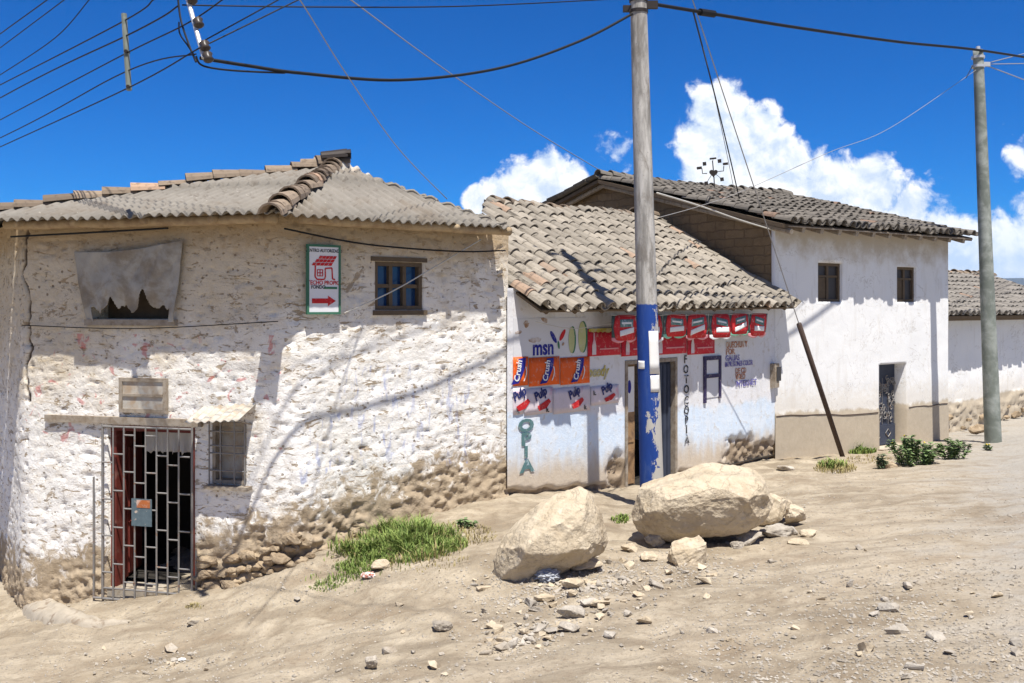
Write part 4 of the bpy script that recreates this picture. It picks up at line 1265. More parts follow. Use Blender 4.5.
# pennant bunting under the eave
bd = .30
b0, b1 = WS.px(611, 306, bd)[0], WS.px(768, 306, bd)[0]
bz = 2.86
bunt = thing('bunting', WS.pt((b0 + b1) / 2, bz - .4, bd), 'string of dark green pennants with red labels and scalloped hems along the shop eave', 'bunting')
mb = MB(); mb.tube([WS.pt(b0 + (b1 - b0) * k / 20, bz - .02 * math.sin(math.pi * k / 20 * 6) ** 2, bd) for k in range(21)], .006, 5); mb.build('string', 'cable_pale', bunt)
np_ = 7
for i in range(np_):
    a0 = b0 + (b1 - b0) * (i + .02) / np_; a1 = b0 + (b1 - b0) * (i + .98) / np_
    H = .40 + .03 * math.sin(i * 2.2)
    def ppt(a, b, dd=0, a0=a0, a1=a1, H=H, i=i): return WS.pt(a0 + (a1 - a0) * a, bz - H * b, bd + .02 * math.sin(a * 5 + i) * b + .03 * b * math.sin(i * 1.9) + dd)
    def strip(f0, f1, mat, name, parent, dd=0, n=14, aa=(0, 1)):
        vs = []
        for k in range(n + 1):
            a = aa[0] + (aa[1] - aa[0]) * k / n
            ya, yb = f0(a), f1(a)
            for s in range(5): vs.append(ppt(a, ya + (yb - ya) * s / 4, dd))
        mb = MB(); mb.add(vs, [(5 * k + s, 5 * k + s + 1, 5 * k + s + 6, 5 * k + s + 5) for k in range(n) for s in range(4)])
        return mb.build(name, mat, parent, smooth=True, solid=.002)
    pn = strip(lambda a: 0, lambda a: .86, 'pennant', 'pennant', bunt)
    scal = lambda a: .90 + .10 * abs(math.sin(a * math.pi * 2.0))
    strip(lambda a: .80, scal, ('pennant_pink', 'ink_white', 'pennant_mint')[i % 3], 'scalloped_hem', pn, .001)
    jx = .05 * math.sin(i * 3.7); tl = .25 * math.sin(i * 2.9)
    el = lambda s, jx=jx: (lambda a: .46 + s * .46 * max(0, 1 - abs((a - .53 - jx) / .47) ** 9) ** .5)
    strip(el(-1), el(1), 'ink_red', 'label_disc', pn, .004, aa=(.06 + jx, .999 + jx))
    strip(lambda a: .16 - tl * (a - .5), lambda a: .44 - tl * (a - .5), 'ink_teal', 'label_plate', pn, .007, aa=(.30 + jx, .84 + jx))
    strip(lambda a: .26 - tl * (a - .5), lambda a: .33 - tl * (a - .5), 'ink_white', 'label_line', pn, .009, aa=(.36 + jx, .76 + jx))
    strip(lambda a: .52 - (tl + .2) * (a - .5), lambda a: .72 - (tl + .2) * (a - .5), 'ink_white', 'label_band', pn, .007, aa=(.28 + jx, .88 + jx))

# ================================================================== TWO STOREY WHITE HOUSE
T0, T1 = (4.73, 18.0), (9.29, 21.3)
WT = Wall(T0, T1); DEP = 9.0
tall = thing('two_storey_house', GV(7, 20) + V((-2.7, 3.7, 0)), 'two storey white house with tiled gable roof, tan cement base and brown adobe gable', 'house')
t_door = WT.rect(879, 364, 906, 447); t_w1 = WT.rect(818, 263, 842, 302); t_w2 = WT.rect(897, 267, 916, 302)
tholes = [t_door, t_w1, t_w2]
TZT = 4.52
def t_disp(u, z, x, y):
    return (fbm(V((u * 1.2, z * 1.2, 5)), 4) * .008) * min(1, near_hole(u, z, tholes, .1)) + (.012 if z - G(x, y) < .80 else 0)
mb = MB()
us = lin(0, WT.L, .05, [h for r in tholes for h in r[:2]]); zs = lin(-.5, TZT, .05, [h for r in tholes for h in r[2:]])
grid_wall(mb, lambda u: WT.pt(u, 0).xy, lambda u: WT.n, us, zs, tholes, t_disp, lambda u, z, x, y: dict(gh=z - G(x, y)), .32)
WR = Wall(T1, (T1[0] - .586 * DEP, T1[1] + .81 * DEP))
GR = 1.16
def gable_top(u): 
    k = u / DEP
    return 4.50 + (1 - abs(2 * k - 1)) * GR
grid_wall(mb, lambda u: WR.pt(u, 0).xy, lambda u: WR.n, list(np.linspace(0, WR.L, 41)), list(np.linspace(-.5, 5.95, 40)), [], lambda *a: 0, lambda u, z, x, y: dict(gh=z - G(x, y)), .3, top=gable_top)
mb.build('wall', 'stucco', tall, smooth=True)
# bare adobe gable towards the shop
WG = Wall((T0[0] - .586 * DEP, T0[1] + .81 * DEP), T0)
mb = MB(); uvs = []
usg = list(np.linspace(0, WG.L, 120)); zsg = list(np.linspace(-.3, 5.95, 90))
grid_wall(mb, lambda u: WG.pt(u, 0).xy, lambda u: WG.n, usg, zsg, [], lambda u, z, x, y: fbm(V((u * 2, z * 2, 1)), 4) * .02, lambda u, z, x, y: dict(), .3, top=gable_top)
gob = mb.build('gable_wall', 'adobe_brick', tall, smooth=True)
at = gob.data.attributes.new('wuv', 'FLOAT_VECTOR', 'POINT')
arr = []
for v in gob.data.vertices:
    wv = v.co + root_loc(tall); arr += [(wv.xy - WG.a).dot(WG.t), wv.z, 0]
at.data.foreach_set('vector', arr)
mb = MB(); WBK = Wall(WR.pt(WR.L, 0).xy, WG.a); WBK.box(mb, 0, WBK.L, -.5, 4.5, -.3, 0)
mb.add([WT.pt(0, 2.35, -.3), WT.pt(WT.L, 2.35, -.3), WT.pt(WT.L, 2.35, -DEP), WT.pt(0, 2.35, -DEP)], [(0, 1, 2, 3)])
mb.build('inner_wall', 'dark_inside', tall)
# white strip of plaster that turns the corner
mb = MB(); mb.tube([V((T0[0], T0[1], 2.4)) + WT.n3 * .0 - WT.t3 * .012 - WT.n3 * .02, V((T0[0], T0[1], 4.5)) - WT.t3 * .012 - WT.n3 * .02], .035, 8); mb.build('corner_edge', 'mural_white', tall)
# roof planes
OVT = .50; slope = math.atan2(GR / (DEP / 2), 1)
zE = 4.50 - OVT * math.tan(slope) + .03
fl = WT.pt(-.32, zE, OVT); fr_ = WT.pt(WT.L + .16, zE, OVT)
eu = WT.t3; es_f = -WT.n3 * math.cos(slope) + V((0, 0, math.sin(slope)))
SL = (DEP / 2 + OVT) / math.cos(slope)
bl = WT.pt(WT.L + .16, zE, -DEP - OVT); es_b = WT.n3 * math.cos(slope) + V((0, 0, math.sin(slope)))
Wd = (fr_ - fl).length
mb = MB()
tile_roof(mb, fl, eu, es_f, Wd, SL, pitch=.25, row=.32, r=.10, L=.42, seed=31, wild=.9, sag=.05)
tile_roof(mb, bl, -eu, es_b, Wd, SL, pitch=.25, row=.32, r=.10, L=.42, seed=32, wild=.9, sag=.05)
troof = mb.build('roof', 'tile_grey', tall)
mb = MB()
slab(mb, [fl + es_f * .05, fr_ + es_f * .05, fr_ + es_f * SL, fl + es_f * SL], .07); slab(mb, [bl + es_b * .05, bl - eu * Wd + es_b * .05, bl - eu * Wd + es_b * SL, bl + es_b * SL], .07)
mb.build('roof_boarding', 'wood_brown', troof)
mb = MB(); rr0 = fl + es_f * SL + V((0, 0, .08)); rr1 = fr_ + es_f * SL + V((0, 0, .08))
ridge_tiles(mb, rr0, rr1, r=.13, L=.42, step=.35, seed=33, wild=1.0, sag=.06); mb.build('ridge_tile_row', 'tile_grey', troof)
# verge poles under the gable edge
mb = MB()
mb.tube([fl + eu * .16 - V((0, 0, .12)), fl + eu * .16 + es_f * SL - V((0, 0, .12))], .05, 7); mb.tube([bl - eu * (Wd - .16) - V((0, 0, .12)), bl - eu * (Wd - .16) + es_b * SL - V((0, 0, .12))], .05, 7)
mb.build('verge_pole', 'wood_grey', tall)
# rafter tails and the white plaster cove
for i in range(11):
    u = .25 + i * (WT.L - .4) / 10
    mb = MB(); a, b = WT.pt(u, TZT - .01, .0), WT.pt(u, zE - .03, OVT - .06)
    d = (b - a).normalized(); mb.box((a + b) / 2 - V((0, 0, .035)), .09, (b - a).length, .10, eu, d, eu.cross(d)); mb.build('rafter_tail', 'wood_grey', tall)
mb = MB(); slab(mb, [WT.pt(-.2, zE - .012, OVT - .02), WT.pt(WT.L + .12, zE - .012, OVT - .02), WT.pt(WT.L + .12, zE + .125, 0.01), WT.pt(-.2, zE + .125, .01)], .02)
mb.build('eave_board', 'wood_grey', tall)
def casement(r, label):
    u0, u1, z0, z1 = r; mb = MB(); f = .055
    for (a, b, c, d) in ((u0 + .002, u1 - .002, z0 + .002, z0 + f), (u0 + .002, u1 - .002, z1 - f, z1 - .002), (u0 + .002, u0 + f, z0 + f, z1 - f), (u1 - f, u1 - .002, z0 + f, z1 - f)):
        WT.box(mb, a, b, c, d, -.13, -.05)
    WT.box(mb, (u0 + u1) / 2 - .03, (u0 + u1) / 2 + .03, z0 + f, z1 - f, -.12, -.06); WT.box(mb, u0 + f, u1 - f, z0 + (z1 - z0) * .66 - .02, z0 + (z1 - z0) * .66 + .02, -.115, -.065)
    w = mb.build('window', 'wood_brown', tall); w['label'] = label
    mb = MB(); WT.box(mb, u0 + .01, u1 - .01, z0 + .01, z1 - .01, -.105, -.095); mb.build('pane', 'glass_dark', w)
    mb = MB(); WT.box(mb, u0 + f + .01, (u0 + u1) / 2 - .035, z0 + f + .01, z0 + (z1 - z0) * .62, -.094, -.085); mb.build('shutter', 'wood_brown', w)
casement(t_w1, 'wider brown casement near the shop'); casement(t_w2, 'narrow brown casement near the far corner')
# ornate iron door
u0, u1, z0, z1 = t_door
mb = MB(); WT.box(mb, u0 + .003, u1 - .003, z0, z1 - .003, -.30, -.26); dd = mb.build('door', 'door_slate', tall)
mb = MB(); rg = random.Random(5)
mb2 = MB(); WT.box(mb2, u0 + .02, u1 - .02, z0 + .02, z0 + .42, -.26, -.235); mb2.build('lower_panel', 'door_slate', dd)
for k in range(5): mb.tube([WT.pt(u0 + .06 + (u1 - u0 - .12) * k / 4, z0 + .43, -.237), WT.pt(u0 + .06 + (u1 - u0 - .12) * k / 4, z1 - .3, -.237)], .006, 4)
for i in range(66):
    cu, cz = rg.uniform(u0 + .07, u1 - .07), rg.uniform(z0 + .5, z1 - .30)
    a0 = rg.uniform(0, 6.28); r0 = rg.uniform(.045, .08)
    mb.tube([WT.pt(cu + r0 * (1 - k / 14) * math.cos(a0 + k * .5), cz + r0 * 1.2 * (1 - k / 14) * math.sin(a0 + k * .5), -.235) for k in range(11)], .009, 5)
for (x, y) in ((.3, .18), (.7, .25)):
    cu, cz = u0 + (u1 - u0) * x, z0 + y
    mb.tube([WT.pt(cu - .09, cz, -.225), WT.pt(cu, cz + .08, -.225), WT.pt(cu + .09, cz, -.225), WT.pt(cu, cz - .08, -.225), WT.pt(cu - .09, cz, -.225)], .008, 5)
mb.build('iron_scrollwork', 'iron_pale', dd)
mb = MB(); WT.box(mb, u0 - .05, u1 + .05, z0 - .15, z0 - .003, -.3, .15); mb.build('door_sill', 'cement', tall)
# dado groove
mb = MB(); 
for (a, b) in ((.02, u0 - .05), (u1 + .08, WT.L - .05)):
    pts = [WT.pt(a + (b - a) * k / 8, G(*WT.pt(a + (b - a) * k / 8, 0).xy) + .76, .017) for k in range(9)]; mb.tube(pts, .009, 5)
mb.build('dado_groove', 'rust_pipe', tall)

# roof ornament: welded heart with arms and squares
ro = P(712.5, 190, 0.0 + 20)
tt = 1.95
base = rr0 + eu * 2.15
def orn(px, py, dy=0): 
    return P(px, py, base.y + dy)
b0_ = orn(714.5, 189)
orna = thing('roof_ornament', base, 'dark iron heart with radiating arms and small squares on the tiled ridge', 'ornament')
mb = MB(); mb.tube([V((b0_.x, b0_.y, base.z - .1)), orn(714, 178), orn(712.5, 160.5)], .013, 6); mb.build('stem', 'iron_dark', orna)
mb = MB(); mb.tube([orn(707, 173.5), orn(702.5, 173.5), orn(702, 168.5)], .011, 5); mb.tube([orn(718, 171.5), orn(723.5, 171), orn(723.8, 166)], .011, 5); mb.build('arm', 'iron_dark', orna)
c = orn(713.5, 173); mb = MB(); s = 4.2 / F * base.y
hp_ = []
for k in range(28):
    a = 2 * math.pi * k / 28
    hp_.append((16 * math.sin(a) ** 3 / 16 * s, (13 * math.cos(a) - 5 * math.cos(2 * a) - 2 * math.cos(3 * a) - math.cos(4 * a)) / 16 * s))
vs = [c + V((x, -.02, z)) for x, z in hp_] + [c + V((x, .02, z)) for x, z in hp_]
mb.add(vs, [tuple(range(27, -1, -1)), tuple(range(28, 56))] + [(i, (i + 1) % 28, (i + 1) % 28 + 28, i + 28) for i in range(28)]); mb.build('heart', 'iron_dark', orna)
for (x, y, w, h) in ((704.5, 163.8, 3.4, 3.6), (719.5, 161, 3.4, 3.6), (699.3, 168, 5, 2.6), (725.5, 163.8, 5, 2.4), (713, 158.5, 6.5, 1.7), (706.3, 183.3, 3.4, 3.6), (722, 179.3, 3.4, 3.6)):
    mb = MB(); k = base.y / F; mb.box(orn(x, y), w * k, .03, h * k, V((1, 0, .12)).normalized(), (0, 1, 0), V((-.12, 0, 1)).normalized()); 
    e = orn(x, y); tgt = orn(713.3, 172); mb.tube([e, e.lerp(tgt, .75 if y > 175 else .15)], .006, 4)
    mb.build('square_plate', 'iron_dark', orna)

# ================================================================== FAR HOUSE
FH0 = V((10.6, 24.3)) - V((.81, .586)) * 3.2; FH1 = V((10.6, 24.3)) + V((.81, .586)) * 6.2
WF = Wall(FH0, FH1)
far = thing('tiled_house', V((13, 27.5, G(13, 27))), 'low white house with grey tiled roof beyond the green pole', 'house')
mb = MB()
def f_disp(u, z, x, y):
    gh = z - G(x, y); q = V((u, z, 2))
    return fbm(q * 2, 3) * .012 + (.03 + .06 * fbm(q * 9, 6) if gh < .62 + .18 * noise.noise(q * 2.2) else 0)
grid_wall(mb, lambda u: WF.pt(u, 0).xy, lambda u: WF.n, lin(0, WF.L, .06, []), lin(-.8, 2.95, .06, []), [], f_disp, lambda u, z, x, y: dict(gh=z - G(x, y) + .12, tp=3.5, crk=0), .3)
mb.build('wall', 'stucco', far, smooth=True)
ze = 2.72; slf = R(20)
fl4 = WF.pt(-.2, ze, .5); fr4 = WF.pt(WF.L + .2, ze, .5); es4 = -WF.n3 * math.cos(slf) + V((0, 0, math.sin(slf)))
mb = MB(); tile_roof(mb, fl4, WF.t3, es4, (fr4 - fl4).length, 3.2, pitch=.25, row=.34, r=.10, L=.42, seed=41, wild=.7, sag=.05)
frf = mb.build('roof', 'tile_far', far)
mb = MB(); slab(mb, [fl4 + es4 * .05, fr4 + es4 * .05, fr4 + es4 * 3.2, fl4 + es4 * 3.2], .08); 
bk = [fl4 + es4 * 3.2, fr4 + es4 * 3.2]; slab(mb, [bk[0], bk[1], bk[1] - WF.n3 * 3 - V((0, 0, 1.1)), bk[0] - WF.n3 * 3 - V((0, 0, 1.1))], .08)
mb.build('roof_boarding', 'wood_brown', frf)
mb = MB(); ridge_tiles(mb, fl4 + es4 * 3.2 + V((0, 0, .06)), fr4 + es4 * 3.2 + V((0, 0, .06)), r=.13, L=.42, step=.36, seed=44); mb.build('ridge_tile_row', 'tile_clay', frf)
mb = MB(); mb.tube([WF.pt(0, 2.70, .22), WF.pt(WF.L, 2.70, .22)], .08, 8); mb.build('eave_log', 'wood_brown', far)
rg = random.Random(8)
for i in range(16):
    u = rg.uniform(2.4, 9); b = WF.pt(u, 0, rg.uniform(.0, .14)); s_ = rg.uniform(.05, .13)
    vs, fs = rand_rock(s_ * 1.2, s_ * .8, s_ * .8, 300 + i, cuts=1, smooth=1); c = V((b.x, b.y, G(b.x, b.y) + rg.uniform(0, .38))); mb = MB(); mb.add([v + c for v in vs], fs); mb.build('footing_stone', 'rubble', far)

# ================================================================== POLES
pb = GV(1.79, 12.68, -.3)
def pole(name, pts, rs, mat, label, extra):
    mb = MB(); n = 24; g = []
    seg = 60; P0, P1 = V(pts[0]), V(pts[1])
    vs = []; gh = []
    for i in range(seg + 1):
        t = i / seg; c = P0.lerp(P1, t); r = rs[0] + (rs[1] - rs[0]) * t
        for k in range(n):
            a = 2 * math.pi * k / n
            vs.append(c + V((math.cos(a) * r, math.sin(a) * r, 0))); gh.append(c.z - (P0.z + .3))
    fs = [(i * n + k, i * n + (k + 1) % n, (i + 1) * n + (k + 1) % n, (i + 1) * n + k) for i in range(seg) for k in range(n)] + [tuple(seg * n + k for k in range(n))]
    root = thing(name, P0 + V((0, 0, .3)), label, 'utility pole', None)
    mb.add(vs, fs, gh=gh); mb.build('shaft', mat, root, smooth=True)
    return root
ptop = V((P(632.5, -215, 12.68)))
ptop.y = 12.68
lp = pole('utility_pole', (pb, ptop), (.155, .085), 'pole', 'grey concrete pole painted blue below, standing behind the big boulder', None)
def lpole_pt(z): 
    t = (z - pb.z) / (ptop.z - pb.z); return pb.lerp(ptop, t)
mb = MB()
for z in (6.72, 6.86): 
    c = lpole_pt(z); mb.tube([c - V((0, 0, .02)), c + V((0, 0, .02))], .118, 16)
c = lpole_pt(6.8); mb.box(c + V((.16, -.02, 0)), .16, .05, .10); mb.box(c + V((-.15, -.02, -.05)), .10, .05, .08)
mb.build('clamp_band', 'iron_dark', lp)
mb = MB(); c = lpole_pt(8.9); mb.tube([c + V((-.6, 0, 0)), c + V((.6, 0, 0))], .04, 6); mb.build('crossarm', 'wood_grey', lp)
# notice pasted on the blue part
def pole_paper(a0, a1, z0, z1, dr=.004):
    vs = []; n = 10
    for i in range(n + 1):
        for k in range(5):
            z = z0 + (z1 - z0) * k / 4; c = lpole_pt(z); t = (z - pb.z) / (ptop.z - pb.z); r = .155 + (.085 - .155) * t + dr
            a = a0 + (a1 - a0) * i / n; vs.append(c + V((math.cos(a) * r, math.sin(a) * r, 0)))
    mb = MB(); mb.add(vs, [(5 * i + k, 5 * i + 5 + k, 5 * i + 6 + k, 5 * i + k + 1) for i in range(n) for k in range(4)])
    return mb
zz = lambda y: EZ - (y - HY) / F * 12.55
o = pole_paper(R(-92), R(-28), zz(374), zz(331)).build('paper_notice', 'paper', smooth=True, solid=.002); tag(o, 'tall blank white notice pasted round the blue part of the pole', 'notice')
o = pole_paper(R(-90), R(-35), zz(392), zz(375.5)).build('paper_notice', 'paper', smooth=True, solid=.002); tag(o, 'smaller torn white notice pasted just below the tall one', 'notice')
o = pole_paper(R(-160), R(-118), zz(369), zz(361)).build('paper_notice', 'paper', smooth=True, solid=.002); tag(o, 'tiny pale sticker on the shaded side of the blue pole', 'notice')

rb = GV(9.49, 19.7, -.3); rt = P(978, 50, 19.7)
rp = pole('utility_pole', (rb, rt), (.16, .095), 'pole_green', 'mossy green concrete pole beside the weeds at the white house', None)
mb = MB()
c = rt - V((0, 0, .06)); mb.tube([c, c + V((0, 0, .13))], [.05, .04], 8)
for dz in (.12, .3): mb.tube([rt - V((0, 0, dz)), rt - V((0, 0, dz + .05))], .125, 12)
mb.box(rt + V((.16, 0, -.28)), .14, .06, .08); mb.build('cap_clamp', 'galvanised', rp)

# ================================================================== CABLES
def catmull(pts, n=12):
    out = []
    for i in range(len(pts) - 1):
        p0, p1, p2, p3 = pts[max(i - 1, 0)], pts[i], pts[i + 1], pts[min(i + 2, len(pts) - 1)]
        for k in range(n):
            t = k / n
            out.append(.5 * ((2 * p1) + (p2 - p0) * t + (2 * p0 - 5 * p1 + 4 * p2 - p3) * t * t + (3 * p1 - p0 - 3 * p2 + p3) * t ** 3))
    out.append(pts[-1]); return out
def plane_px(pa, pb_, px, py):
    w = Wall((pa[0], pa[1]), (pb_[0], pb_[1])); u, z = w.px(px, py); return w.pt(u, z)
def cable(pts, r, label, mat='cable', name='cable', group=None, n=10):
    mb = MB(); mb.tube(catmull([V(p) for p in pts], n) if len(pts) > 2 else pts, r, 6)
    return tag(mb.build(name, mat, smooth=True), label, 'cable', group)
LA_, LB_ = (-7.1, 13.9), (-2.8, 9.0)
Q = lambda x, y: plane_px(LA_, LB_, x, y)
Q4 = lambda x, y: plane_px(LB_, (-2.03, 9.5), x, y)
def street_line(pix, label, r=.012):
    pts = [(Q4 if p[0] > 203 else Q)(*p) for p in pix]
    d0 = (pts[0] - pts[1]).normalized(); d1 = (pts[-1] - pts[-2]).normalized()
    e = pts[-1] + d1 * .7
    d0.z = d0.z * .3; d2 = d1.copy(); d2.z = .75
    mid = catmull(pts, 8) if len(pts) > 2 else pts
    mb = MB(); mb.tube([pts[0] + d0 * 14] + mid + [e, e + d2 * 7], r, 6)
    tag(mb.build('power_line', 'cable', smooth=True), label, 'cable', 'street power lines overhead')
street_line([(0, 34), (47, 0)], 'topmost thin power line at the corner of the sky', .0075)
street_line([(0, 48), (64, 0)], 'second thin power line from the top, not touching the spacer', .0065)
street_line([(0, 75), (55, 38), (89, 0)], 'sagging thin power line just above those joined by the spacer', .0065)
street_line([(0, 85), (122, 22), (153, 0)], 'power line crossing the top of the wooden spacer', .0075)
cable([Q(0, 98) + V((-9, 10.3, 0)), Q(0, 98), Q(136, 31), Q(178, 6)], .008, 'thin power line ending at the top spool of the insulator rack', group='street power lines overhead', name='power_line')
street_line([(0, 120), (117, 58), (186, 24), (222, 0)], 'power line held by the middle spool of the insulator rack', .0068)
cable([Q(0, 138) + V((-9, 10.3, 0)), Q(0, 138), Q(125, 72), Q(196, 54)], .0068, 'power line meeting the lowest spool after the spacer middle', group='street power lines overhead', name='power_line')
street_line([(0, 147), (128, 88), (196, 50), (204, 46), (298, 0)], 'lowest power line touching the foot of the wooden spacer', .0068)
mb = MB(); mb.tube([Q(198, 44), Q4(278, 0), Q4(278, 0) + (Q4(278, 0) - Q(198, 44)).normalized() * .8, Q4(278, 0) + ((Q4(278, 0) - Q(198, 44)).normalized() + V((0, 0, .6))) * 7], .0068, 6)
tag(mb.build('power_line', 'cable', smooth=True), 'power line rising from the lower spools of the insulator rack', 'cable', 'street power lines overhead')
# spacer stick
a, b = Q(124, 14), Q(129, 90); mb = MB(); mb.tube([a, b], .030, 8); sp = mb.build('line_spacer', 'pole_green'); tag(sp, 'short upright wooden stick tied across the overhead power lines', 'spacer')
mb = MB(); mb.tube([b + V((0, -.035, .03)), b + V((0, .035, .03))], .02, 6); mb.tube([Q(127, 52) + V((0, -.04, 0)), Q(127, 52) + V((0, .04, 0))], .02, 6); mb.build('tie_wire', 'iron_dark', sp)
# insulator rack
rk0, rk1 = Q(177, -40), Q(204, 58)
rack = thing('insulator_rack', rk1, 'white metal bar carrying black spool insulators among the overhead lines', 'insulator rack')
mb = MB(); d = (rk1 - rk0).normalized(); mb.tube([rk0, rk1], .022, 8); mb.build('rack_bar', 'galvanised', rack)
for k in (.42, .66, .89, 1.0):
    c = rk0.lerp(rk1, k) + V((.045, -.03, 0)); mb = MB()
    mb.tube([c - d * .045, c - d * .03, c, c + d * .03, c + d * .045], [.030, .048, .032, .048, .030], 10); mb.build('spool_insulator', 'porcelain', rack, smooth=True)
mb = MB(); mb.tube(catmull([Q(176, -30), Q(180, 15), Q(188, 42), Q(196, 62)]), .010, 5); mb.tube(catmull([Q(179, 22), Q(180, 34), Q(188, 46), Q(194, 55)]), .008, 5); mb.build('jumper_wire', 'cable', rack)
# main bundle from the rack to the blue pole
LC = (-2.8, 9.0); LD = (lpole_pt(6.8).x, lpole_pt(6.8).y)
Q2 = lambda x, y: plane_px(LC, LD, x, y)
cable([Q2(200, 58), Q2(212, 60), Q2(250, 66), Q2(300, 73), Q2(400, 80), Q2(500, 68), Q2(580, 41), Q2(632, 14)], .017, 'thick black cable sagging from the insulator rack to the blue pole')
cable([Q2(196, 56), Q2(200, 64), Q2(212, 68), Q2(240, 71), Q2(285, 73)], .009, 'loose thin black loop under the thick cable at the insulator rack')
cable([Q(182, 5), Q2(320, 7), Q2(470, 6), Q2(634, -2)], .007, 'thin straight wire from the insulator rack top to the blue pole')
# drops
cable([P(262, -52, 7.5), P(300, 0, 8.3), P(345, 72, 9.8), P(398, 148, 11.4), P(447, 199, 13.0)], .006, 'thin service wire dropping onto the corrugated roof', 'cable_grey')
gp = P(603, 172, 21.6)
cable([P(312, -28, 11), P(351, 0, 12), P(440, 66, 15), P(530, 128, 19), gp], .008, 'thin service wire running to the gable peak of the white house', 'cable_grey')
LF = (rt.x, rt.y)
Q3 = lambda x, y: plane_px((lpole_pt(6.8).x, lpole_pt(6.8).y - .1), (rt.x, rt.y - .12), x, y)
cable([Q3(648, 3), Q3(665, 6), Q3(720, 15), Q3(800, 28), Q3(900, 42), Q3(978, 50), Q3(1060, 63)], .024, 'thick black cable from the blue pole across to the green pole')
mb = MB()
mb.tube([Q3(700, 12), Q3(714, 14)], .05, 8)
tag(mb.build('cable_joint', 'cable'), 'black splice joint on the thick cable near the blue pole', 'cable joint')
cable([Q3(693, 11), P(711, 80, 16.5), P(727, 145, 19), P(741, 206, 20.4)], .012, 'black drop wire from the thick cable to the white house roof')
cable([Q3(693, 11), P(711, 80, 16.5), P(725, 145, 19.3), P(735, 194, 21.5)], .006, 'thinner drop wire beside the black one to the house roof', 'cable_grey')
cable([P(657, 218, 12.6), P(700, 206, 14.0), P(745, 190, 15.2), P(830, 152, 17.2), P(890, 128, 18.4), P(976, 70, 19.6)], .0045, 'pale slack wire rising from mid blue pole to the green pole', 'cable_grey')
cable([P(657, 193, 12.6), P(700, 206, 14.6), P(740, 220, 16.6), P(776, 231, 18.0)], .012, 'pale cable from the blue pole to the eave of the white house', 'cable_pale')
for (x, y, l) in ((1070, 30, 'upper thin wire leaving the green pole away from the houses'), (1070, 52, 'middle thin wire leaving the green pole away from the houses'), (1070, 88, 'lower drooping thin wire leaving the green pole')):
    cable([rt + V((.1, 0, -.28)), rt + V((.1, 0, -.28)) + (P(x, y, 26) - rt) * 5], .010, l, 'cable_grey', group='wires leaving the green pole')
cable([rt + V((-.1, 0, -.3)), P(966, 78, 19.2)], .008, 'short loose wire end at the green pole top')
# guy wire with its pipe guard
ga = P(842.5, 450, 18.3); ga.z = min(ga.z, G(ga.x, ga.y) + .02); gt = lpole_pt(9.15)
guy = thing('guy_wire', ga, 'slanting guy wire in a rusty pipe guard, anchored by the white house', 'guy wire')
k0 = .0
pg = ga + (gt - ga) * 0.0
def guy_at(px):
    lo, hi = 0, 1
    for _ in range(40):
        m = (lo + hi) / 2; q = ga.lerp(gt, m)
        if CX + F * q.x / q.y > px: lo = m
        else: hi = m
    return ga.lerp(gt, lo)
tp_ = guy_at(799)
mb = MB(); mb.tube([ga - (gt - ga).normalized() * .2, tp_], .045, 8); mb.build('pipe_guard', 'rust_pipe', guy, smooth=True)
mb = MB(); mb.tube([tp_, gt], .009, 6); mb.build('steel_strand', 'cable_grey', guy)
# cables on the house walls
cable([WB.pt(-.1, 3.83, .10), WB.pt(.9, 3.70, .12), WB.pt(2.2, 3.66, .12), WB.pt(3.0, 3.70, .10)], .011, 'black cable sagging under the eave above the six pane window')
u0 = WA.px(2, 325); cable([WA.pt(.05, u0[1], .05), WA.pt(1.6, u0[1] - .03, .06), WA.pt(LA - .1, u0[1] + .06, .05)], .006, 'thin dark wire stretched level across the whitewashed wall below the cloth', 'cable')
a_, b_ = WB.px(342, 313), WB.px(426, 270)
cable([WB.pt(a_[0], a_[1], .05), WB.pt((a_[0] + b_[0]) / 2, (a_[1] + b_[1]) / 2 - .02, .10), WB.pt(b_[0], b_[1], .08), WB.pt(*WB.px(476, 240), .1)], .008, 'pale wire slanting across the six pane window', 'cable_pale')
a_, b_ = WA.px(0, 212), WA.px(190, 206)
cable([WA.pt(.0, 3.80, .18), WA.pt(1.2, 3.83, .2), WA.pt(2.1, 3.86, .18)], .012, 'black cable under the eave above the torn cloth')
a_ = WS.px(520, 320, .2); b_ = WS.px(612, 318, .2)
cable([WS.pt(a_[0] + .3, 2.78, .2), WS.pt(1.0, 2.68, .2), WS.pt(b_[0], 2.75, .2)], .005, 'pale string hanging under the shop eave above the mural', 'cable_pale')

# ================================================================== BOULDERS AND STONES
def px_rock(name, sil, Y, depth, label, mat='boulder_stone', seed=0, base=None, back=1.0, cuts=6, group=None):
    """boulder whose side outline follows the given points, with its own depth"""
    pts = []; cx = sum(p[0] for p in sil) / len(sil); cy = sum(p[1] for p in sil) / len(sil)
    rg = random.Random(seed)
    for (x, y) in sil:
        for (dy, k) in ((-depth * .5, .62), (-depth * .28, .90), (0, 1.0), (depth * .3, .88), (depth * .55, .60)):
            xx, yy = cx + (x - cx) * k * 1.06, cy + (y - cy) * k * 1.03
            lowp = max(0, (y - cy)) 
            p = P(xx, yy, Y); p.y += dy * rg.uniform(.85, 1.1) - (dy * .25 if dy < 0 and y > cy else 0)
            pts.append(p)
    c = P(cx, cy, Y)
    vs, fs = hull_rock([p - c for p in pts], cuts=cuts, smooth=2, amp=depth * .028, freq=2.0 / depth, seed=seed, fine=depth * .010, chips=26)
    mb = MB(); mb.add([v + c for v in vs], fs)
    o = mb.build(name, mat, smooth=True)
    return tag(o, label, 'boulder' if 'boulder' in name else 'stone', group)
